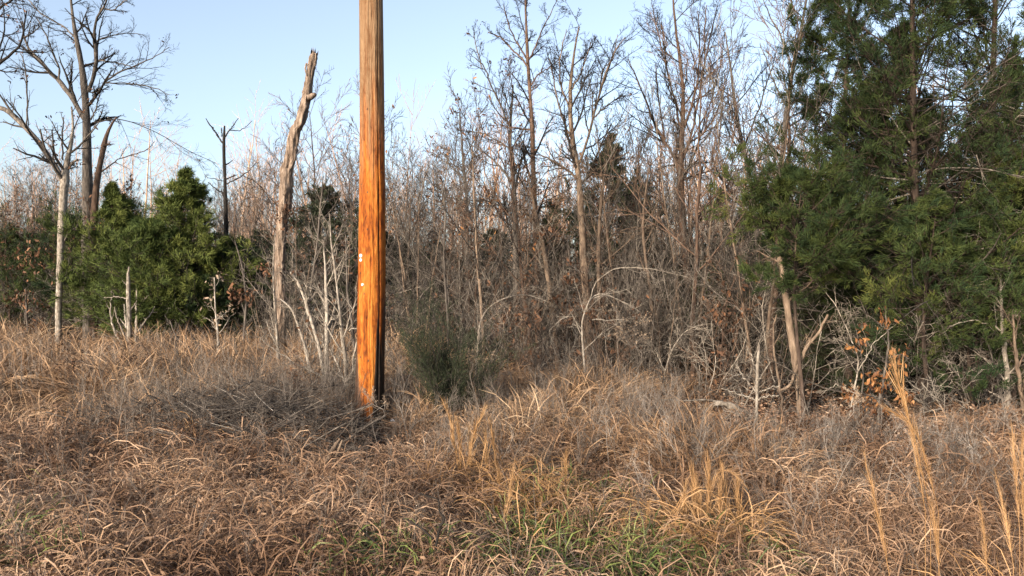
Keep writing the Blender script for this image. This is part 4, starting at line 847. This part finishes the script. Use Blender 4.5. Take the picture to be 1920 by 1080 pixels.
# grey weed stalks with side twigs
weed = Geo()
def forbs(n, d0, d1, hmin, hmax, pxr, geo, r=.003, n1=7, n2=3, tb=.5, lean=.18, sel=None):
    B0, px = field(n, d0, d1, rng, pxr, .85)
    if sel is not None: B0 = B0[sel(px, B0[:, 1])]
    n = len(B0); dv = norm(rng.normal(size=(n, 3))*[lean, lean, .02]+[0, 0, 1]); L = rng.uniform(hmin, hmax, n)[:, None]; out = [B0]
    for k in range(5):
        dv = norm(dv+rng.normal(size=dv.shape)*.06); out.append(out[-1]+dv*L/5)
    A = np.stack(out, 1); B = np.full((n, 1), r)*np.linspace(1.2, .5, 6)
    ti = tb+.5*(rng.random(n)-.5); geo.tubes(A, B, 4, ti)
    A2, B2 = grow(A, B, n1, rng, .3, 1, 38, 10, .34, .4, 5, .3, .1, .7, r*.45); geo.tubes(A2, B2, 3, np.repeat(ti, n1))
    if n2:
        A3, B3 = grow(A2, B2, n2, rng, .3, 1, 40, 12, .45, .3, 3, .2, .1, .7, r*.4); geo.tubes(A3, B3, 3, np.repeat(ti, n1*n2))
    return A2
forbs(1200, lambda p: 5.2+0*p, lambda p: E(p)-.9, .2, .55, (1180, 2050), weed, .0030, tb=.58, lean=.5, sel=lambda p, d: (np.sin(p*.014+d*2.1)+np.sin(p*.027-d*1.3)+.9*rng.normal(size=p.shape)) > 0)
forbs(420, lambda p: 8.0+0*p, lambda p: 11.5+0*p, .25, .7, (150, 950), weed, .003, tb=.45)
forbs(900, lambda p: 10+0*p, lambda p: E(p), .4, .95, (-100, 760), weed, .0035, n2=2)
forbs(700, lambda p: 6.5+0*p, lambda p: E(p)+.5, .3, .8, (760, 1300), weed, .003, lean=.4, sel=lambda p, d: (np.sin(p*.014+d*2.1)+np.sin(p*.027-d*1.3)+.9*rng.normal(size=p.shape)) > -.2)
forbs(260, lambda p: 3.8+0*p, lambda p: 6.5+0*p, .25, .6, (-100, 2050), weed, .0018, lean=.4, tb=.35)
forbs(500, lambda p: 6.2+0*p, lambda p: 9.5+0*p, .25, .65, (-100, 1300), weed, .0022, lean=.35, tb=.35)
forbs(130, lambda p: 8.8+0*p, lambda p: 11+0*p, .4, .9, (330, 760), weed, .0038, lean=.5, tb=.5, n1=9, n2=4)
tag(weed.build('weed_stalks', 'grey_stem'), 'tangle of grey and brown dead weed stalks with fine side twigs', 'dead weeds', kind='stuff')
# fallen leaves
rng = np.random.default_rng(6)
B0, px = field(26000, lambda p: np.maximum(5, E(p)-4), lambda p: E(p)+9, rng, pw=1.0, clear=False)
B1, _ = field(14000, lambda p: E(p)-3.6, lambda p: E(p)+1, rng, (1150, 2050), clear=False); B0 = np.r_[B0, B1]
B0[:, 2] += .03+.09*rng.random(len(B0))
g = Geo(); P, W, s, t_ = leaves(B0, rng, .075, 1, droop=0, spread=.03); P[:, :, 2] = B0[:, None, 2]+(P[:, :, 2]-B0[:, None, 2])*.4
s[:, 2] *= .4; g.ribbons(P, W, s, t_)
tag(g.build('leaf_litter', 'litter'), 'fallen brown leaves lying on the wood floor and its edge', 'fallen leaves', kind='stuff')
# green grass showing through
gg = Geo(); rng = np.random.default_rng(7)
for (x, y, rx, n) in ((1030, 985, .45, 2600), (1045, 915, .4, 1500), (1150, 930, .25, 500), (1090, 1050, .5, 3000), (1240, 1030, .32, 1700), (640, 1065, .3, 900), (790, 1060, .25, 500), (15, 970, .28, 1300), (60, 1040, .3, 400), (1380, 1000, .28, 700), (940, 1060, .3, 700), (1480, 1070, .25, 400), (980, 890, .3, 700), (95, 890, .1, 100)):
    d = EYE*F/(y-HY)*.93
    a_ = rng.random(n)*6.283; r_ = np.sqrt(rng.random(n))*rx
    cx = (x-CX)/F*d
    n = int(n*.5); a_, r_ = a_[:n], r_[:n]
    b = np.stack([cx+np.cos(a_)*r_, d+np.sin(a_)*r_*1.3, 0*a_], 1); b[:, 2] = gz(b[:, 0], b[:, 1])
    dr = norm(rng.normal(size=(n, 3))*[.5, .5, .1]+[0, 0, 1])
    blades(b, dr, .18+.2*rng.random(n), .005+.004*rng.random(n), .8, 5, rng, .25+.6*rng.random(n), gg)
tag(gg.build('green_grass', 'green_grass'), 'patches of live green grass among the dead grass at the bottom', 'grass', kind='stuff')

# ------------------------------------------------------------------ broomsedge clumps
def broom(label, d, stalks, seed, tuft_n=0, tuft_r=.2, base_xy=None, wmul=1.):
    rng = np.random.default_rng(seed)
    xs = np.mean([s[0][0] for s in stalks]) if stalks else base_xy
    x0 = (xs-CX)/F*d; org = np.array([x0, d, gz(x0, d)])
    root = thing('broomsedge_clump', org, label, 'grass clump', 'orange broomsedge clumps')
    for st in stalks:
        st = [(x, y, w_*(.62 if d < 4 else 1)) for x, y, w_ in st]
        g = Geo(); A, B = trace(st, d, 14, rng.uniform(-.3, .3)); A = np.r_[[[A[0, 0], A[0, 1], org[2]]], A]; B = np.r_[B[0], B]
        g.tubes(A, np.maximum(B*.3, .0014), 5, .5)
        k = np.repeat(np.arange(3, 15), 14); k = k[B[k] > .0009]
        b = A[k]+rng.normal(size=(len(k), 3))*B[k][:, None]*.4; T = norm(np.gradient(A, axis=0))[k]
        dd = norm(T+rng.normal(size=T.shape)*.17); Ln = (.05+.07*rng.random(len(k)))*(.6+60*B[k]); s = norm(np.cross(dd, rng.normal(size=dd.shape)))
        g.ribbons(np.stack([b, b+dd*Ln[:, None]*.5, b+dd*Ln[:, None]], 1), np.stack([B[k]*.16, B[k]*.22, B[k]*.03], 1)*wmul, s, .3+.6*rng.random(len(k)))
        g.build('stalk', 'broomsedge', root, org)
    if tuft_n:
        n = tuft_n; a_ = rng.random(n)*6.283; r_ = np.sqrt(rng.random(n))*tuft_r
        b = np.stack([x0+np.cos(a_)*r_, d+np.sin(a_)*r_, 0*a_], 1); b[:, 2] = gz(b[:, 0], b[:, 1])
        g = Geo(); blades(b, norm(np.stack([np.cos(a_)*.45, np.sin(a_)*.45, 1+0*a_], 1)+rng.normal(size=(n, 3))*.2), .25+.35*rng.random(n), .004+.003*rng.random(n), .75, 6, rng, .2+.55*rng.random(n), g)
        g.build('leaf_tuft', 'broomsedge', root, org)
broom('broomsedge clump with two tall splayed orange plumes directly below the small green shrub', 6.3,
      [[(862, 900, 3), (858, 860, 4), (850, 830, 6), (848, 800, 7), (841, 775, 6), (833, 758, 3)], [(868, 900, 3), (880, 860, 5), (885, 830, 7), (893, 800, 7), (900, 785, 6), (907, 770, 3)],
       [(860, 900, 3), (864, 870, 4), (862, 830, 5), (858, 795, 3)], [(930, 905, 3), (930, 870, 4), (926, 830, 5), (921, 800, 4)], [(912, 900, 3), (912, 860, 4), (910, 810, 3)], [(880, 900, 2.5), (882, 870, 4), (880, 805, 3)]], 301, 900, .30)
broom('broomsedge clump of upright bright orange stalks in the lower right', 5.0,
      [[(1300, 1010, 4), (1303, 950, 7), (1300, 905, 8), (1298, 888, 4)], [(1325, 1010, 4), (1328, 960, 8), (1329, 910, 9), (1328, 875, 5)], [(1310, 1010, 3), (1312, 960, 6), (1308, 915, 4)],
       [(1352, 1010, 4), (1350, 960, 6), (1350, 930, 6), (1349, 915, 3)], [(1366, 1010, 4), (1364, 950, 7), (1358, 905, 6), (1354, 878, 3)], [(1385, 1000, 3), (1384, 950, 5), (1382, 905, 3)], [(1280, 1010, 3), (1282, 960, 5), (1284, 920, 3)],
       [(1320, 1000, 2), (1330, 920, 2.5), (1350, 878, 3), (1375, 885, 3), (1392, 905, 2)]], 302, 1100, .28)
broom('tall near broomsedge plume leaning left in front of the oak sapling', 3.6,
      [[(1745, 960, 4), (1730, 890, 7), (1712, 810, 10), (1700, 770, 14), (1692, 745, 22), (1686, 725, 20), (1680, 700, 10), (1676, 670, 4)], [(1760, 960, 4), (1735, 860, 8), (1715, 800, 9), (1698, 785, 8), (1680, 777, 8), (1662, 766, 4)],
       [(1735, 960, 3), (1722, 880, 6), (1710, 820, 4)]], 303, 0)
broom('single broomsedge stalk leaning left between the bright clump and tall near plume', 3.9,
      [[(1668, 1080, 8), (1655, 1010, 10), (1643, 950, 10), (1636, 910, 8), (1625, 880, 5), (1622, 860, 3)]], 304, 0)
broom('broomsedge stalks at the right edge of the picture', 3.8,
      [[(1900, 1060, 5), (1890, 1000, 9), (1880, 950, 6), (1870, 900, 3)], [(1912, 1000, 5), (1905, 900, 9), (1902, 850, 8), (1898, 810, 4)], [(1920, 1000, 5), (1916, 880, 8), (1918, 820, 4)], [(1850, 1080, 4), (1846, 1010, 6), (1838, 950, 3)], [(1762, 1080, 5), (1755, 1000, 8), (1748, 950, 4)]], 305, 260, .2)
broom('golden low broomsedge tuft just right of the centre bottom', 5.7, [[(940, 960, 3), (938, 920, 5), (935, 890, 3)], [(1065, 960, 4), (1060, 900, 6), (1062, 860, 3)]], 306, 1100, .34)
broom('golden broomsedge stalks rising beside the centre green grass patch', 5.0, [[(938, 1030, 4), (945, 980, 6), (955, 930, 5), (962, 880, 3)], [(1010, 1040, 3), (1008, 990, 5), (1013, 950, 3)], [(1215, 1060, 3), (1212, 1000, 4), (1216, 950, 3)]], 307, 300, .4)
broom('small yellowish broomsedge tuft low at the left verge', 9.5, [], 308, 220, .22, base_xy=112)
broom('lone tan broomsedge stalk standing left of the dark brush pile', 8.0, [[(356, 900, 4), (355, 850, 6), (352, 815, 4)]], 309, 90, .15)

# ------------------------------------------------------------------ dead wood on the ground
def log(name, cat, label, d, pts, mt, seed, K=26, limbs=(), slope=0., twigs=0):
    rng = np.random.default_rng(seed); A, B = trace(pts, d, K, slope, rng, .004)
    org = np.array([A[K//2, 0], A[K//2, 1], gz(A[K//2, 0], A[K//2, 1])])
    root = thing(name, org, label, cat)
    g = Geo(); g.tubes(A, B*(1+.12*rng.normal(size=K)), 10, .5); g.build('trunk', mt, root, org, smooth=True)
    for lb in limbs:
        q = Geo(); a_, b_ = trace(lb, d, 12, rng.uniform(-.5, .5)); q.tubes(a_, b_, 6, .5); q.build('limb', mt, root, org)
    if twigs:
        q = Geo(); a_, b_ = grow(A[None], B[None], twigs, rng, .2, 1, 50, 15, .25, .3, 6, .1, .12, .4, .0025); q.tubes(a_, b_, 4, .5)
        a_, b_ = grow(a_, b_, 4, rng, .2, 1, 45, 15, .5, .3, 5, 0, .12, .6, .002); q.tubes(a_, b_, 3, .5); q.build('twigs', mt, root, org)
log('fallen_log', 'log', 'arched grey fallen log at the wood edge beside the bleached sapling', 10.4,
    [(1318, 778, 6), (1330, 765, 8), (1345, 754, 11), (1362, 757, 13), (1378, 766, 14), (1395, 775, 13), (1412, 786, 12), (1430, 792, 9), (1455, 798, 6), (1480, 806, 4)], 'bark_pale', 401, limbs=[[(1345, 754, 6), (1328, 748, 4), (1290, 752, 3), (1240, 749, 2.5), (1205, 756, 1.5)]], twigs=5)
log('fallen_branch', 'branch', 'long pale fallen branch sloping right above the grey weeds', 8.6,
    [(1245, 806, 6), (1262, 807, 8), (1285, 812, 8), (1310, 820, 8), (1335, 826, 8), (1365, 836, 7), (1390, 845, 6), (1415, 852, 6), (1440, 880, 3), (1455, 920, 2)], 'bark_pale', 402, twigs=4)
log('fallen_branch', 'branch', 'bleached fallen limb slanting across weeds left of the saplings', 11.2,
    [(420, 690, 3), (440, 715, 5), (455, 732, 7), (470, 750, 6), (485, 768, 5), (500, 800, 4), (515, 830, 3)], 'bark_pale', 403, limbs=[[(455, 732, 5), (430, 712, 4), (408, 702, 3)], [(455, 732, 4), (475, 712, 2.5)]], twigs=5)
log('broken_stub', 'branch', 'pair of short pale broken sticks propped in the grass below the dark brush pile', 6.9,
    [(598, 925, 5), (606, 890, 7), (615, 860, 8), (630, 832, 8), (638, 822, 4)], 'bark_tan', 404, limbs=[[(612, 918, 4), (622, 880, 5), (634, 845, 5), (642, 825, 3)]])
log('dark_twig', 'branch', 'dark crooked dead twig standing up from the grass at lower centre', 4.2,
    [(815, 1085, 5), (812, 1040, 5), (822, 1000, 5), (835, 970, 5), (825, 965, 4), (822, 935, 4), (800, 930, 3), (785, 925, 2)], 'bark_dark', 405, limbs=[[(812, 1010, 4), (790, 990, 4), (765, 975, 3)], [(748, 1056, 4), (720, 1030, 4), (690, 1005, 3), (670, 985, 2)]], twigs=0)
log('weathered_root', 'log', 'weathered grey root lying at the left end of the dark brush pile', 10.2,
    [(210, 775, 5), (220, 770, 10), (232, 772, 11), (243, 778, 7), (252, 786, 4)], 'bark_pale', 406, limbs=[[(215, 772, 4), (205, 780, 3)]])
log('dead_stick', 'branch', 'thin grey stick poking out of the dead weeds right of the bright broomsedge', 5.2,
    [(1530, 940, 2), (1560, 925, 2.5), (1600, 905, 3), (1635, 890, 3)], 'bark_tan', 407)
# dark brush pile
rng = np.random.default_rng(410)
root = thing('brush_pile', ((400-CX)/F*9.0, 9.0, 0), 'low dark pile of charred sticks in front of the pole and saplings', 'brush pile')
n = 640; px = rng.uniform(150, 675, n); d = 9.2+rng.normal(size=n)*.62-.0012*(px-190)
x = (px-CX)/F*d; b = np.stack([x, d, gz(x, d)+.04+.42*rng.random(n)*np.clip(1-np.abs(px-480)/300, .15, 1)], 1)
a_ = rng.normal(size=n)*.5+rng.choice([0, math.pi], n); dv = norm(np.stack([np.cos(a_), np.sin(a_)*.7, .42*rng.normal(size=n)], 1)); L = rng.uniform(.25, 1.1, n)[:, None]; out = [b-dv*L*.5]
for k in range(5):
    dv = norm(dv+rng.normal(size=dv.shape)*.07); out.append(out[-1]+dv*L/5)
A = np.stack(out, 1); B = rng.uniform(.0025, .010, (n, 1))*np.linspace(1, .5, 6)
g = Geo(); g.tubes(A, B, 5, rng.random(n)*.6); A2, B2 = grow(A, B, 4, rng, .1, 1, 45, 15, .45, .3, 5, 0, .12, .6, .0022); g.tubes(A2, B2, 3, .3)
tag(g.build('sticks', 'bark_grey', root, np.array(root.location)), kind='stuff')
k = rng.permutation(n)[:110]; g = Geo(); g.tubes(A[k]+[.05, -.12, .05], B[k]*.38, 5, rng.random(110)); tag(g.build('pale_twigs', 'grey_stem', root, np.array(root.location)), kind='stuff')

# stones and litter
def blob(name, cat, label, px, py, size, mt, seed, flat=.7, up=.03, d=None):
    rng = np.random.default_rng(seed); d = d or EYE*F/(py-HY)*.97
    U, Vv = 14, 9; th = np.arange(U)/U*6.283; ph = np.linspace(.05, math.pi-.05, Vv)
    TH, PH = np.meshgrid(th, ph); r = size*(1+.12*np.sin(TH*2+seed)+.12*np.sin(TH*3+PH*4)+.10*rng.normal(size=TH.shape))
    p = at(px, py, d)
    V = np.stack([p[0]+r*np.sin(PH)*np.cos(TH)*1.25, p[1]+r*np.sin(PH)*np.sin(TH), p[2]+r*np.cos(PH)*flat], -1)
    base = np.arange(Vv-1)[:, None]*U; i = np.arange(U)[None]; j = (i+1) % U
    g = Geo(); g.raw(V, np.stack([base+i, base+i+U, base+j+U, base+j], -1), .6)
    o = g.build(name, mt, None, p, loc=[float(q) for q in p]); return tag(o, label, cat)
blob('stone', 'stone', 'small pale stone lit among the dark sticks left of the pole', 510, 830, .035, 'stone', 1)
blob('stone', 'stone', 'yellowish stone in the grass below the dark brush pile', 661, 947, .05, 'stone', 2)
blob('stone', 'stone', 'orange-white stone beside the yellowish one, a little lower and right', 680, 965, .045, 'stone', 3)
blob('stone', 'stone', 'brown rock under the white scrap near the pole foot', 580, 803, .05, 'stone', 4)
def scrap(label, pts, w_, d, seed):
    rng = np.random.default_rng(seed); A, B = trace([(x, y, w_) for x, y in pts], d, 12, .1)
    org = A[6]; W = (B*2*(.6+.6*rng.random(12)))[None]
    g = Geo(); g.ribbons(A[None]+rng.normal(size=(1, 12, 3))*.004, W, norm(np.array([[.1, .55, .75]])), .8); g.ribbons(A[None]+[[[0, .01, -.012]]], W*.8, norm(np.array([[.1, -.5, .7]])), .6)
    o = g.build('plastic_scrap', 'white_litter', None, org, loc=[float(q) for q in org]); tag(o, label, 'litter')
scrap('white curved scrap of plastic lying left of the pole foot', [(572, 796), (582, 788), (596, 786), (606, 790)], 9, 9.1, 1)
scrap('crumpled white scrap just right of the pole foot', [(733, 787), (740, 792), (742, 799), (752, 800)], 7, 9.2, 2)
scrap('small flat white scrap in the matted grass at lower left', [(72, 1036), (80, 1033), (90, 1032)], 8, 4.75, 3)

# seed-headed weeds
def seed_weed(label, px, d, H, seed, w=.35, mt='pale_leaf'):
    rng = np.random.default_rng(seed); x0 = (px-CX)/F*d; org = np.array([x0, d, gz(x0, d)])
    root = thing('seed_weed', org, label, 'weed', 'seed-headed weeds')
    P = np.stack([[x0+rng.normal()*.02*k, d, org[2]+H*k/7] for k in range(8)]); R = np.full(8, .004)
    g = Geo(); g.tubes(P, R, 5, .6); A, B = grow(P[None], R[None], 12, rng, .6, 1, 42, 8, w, .3, 6, .8, .05, .6, .002); g.tubes(A, B, 3, .6)
    A2, B2 = grow(A, B, 6, rng, .4, 1, 40, 10, .4, .3, 4, .8, .05, .6, .0015); g.tubes(A2, B2, 3, .6); g.build('stem', 'grey_stem', root, org)
    T = np.concatenate([A2[:, -1], A[:, -1]]); T = np.repeat(T, 6, 0)+rng.normal(size=(len(T)*6, 3))*.007
    q = Geo(); P, W, s, t_ = leaves(T, rng, .015, 1, droop=-.3, spread=.004); q.ribbons(P, W, s, .5+.5*t_); tag(q.build('seed_heads', mt, root, org), kind='stuff')
seed_weed('pale flat-topped seed weed against the wispy green shrub', 885, 9.6, .78, 501)
seed_weed('tall cream seed weed just right of the wispy green shrub', 960, 11.2, 1.15, 502)
seed_weed('cream seed weed right of the paired pale trunks, higher of two', 1160, 12.0, 1.2, 503)
seed_weed('cream seed weed right of the paired trunks, lower of two', 1200, 11.8, 1.0, 504)
seed_weed('small round-headed seed weed standing in the shade left of the oak sapling', 1604, 8.6, .62, 505, .12)
seed_weed('dark-stemmed seed weed by the foot of the pole', 714, 9.0, .45, 506, .3)

# copies that still share a label are told apart by distance
by = {}
for o in bpy.data.objects:
    if o.parent is None and o.get('category') and o.get('label'): by.setdefault(o['label'], []).append(o)
for lab, L_ in by.items():
    if len(L_) > 1:
        L_.sort(key=lambda o: o.location.y)
        words = ['nearer', 'farther'] if len(L_) == 2 else ['nearest', 'second nearest', 'third nearest', 'fourth nearest', 'farthest'][:len(L_)]
        for w_, o in zip(words, L_): o['label'] = w_+' '+lab
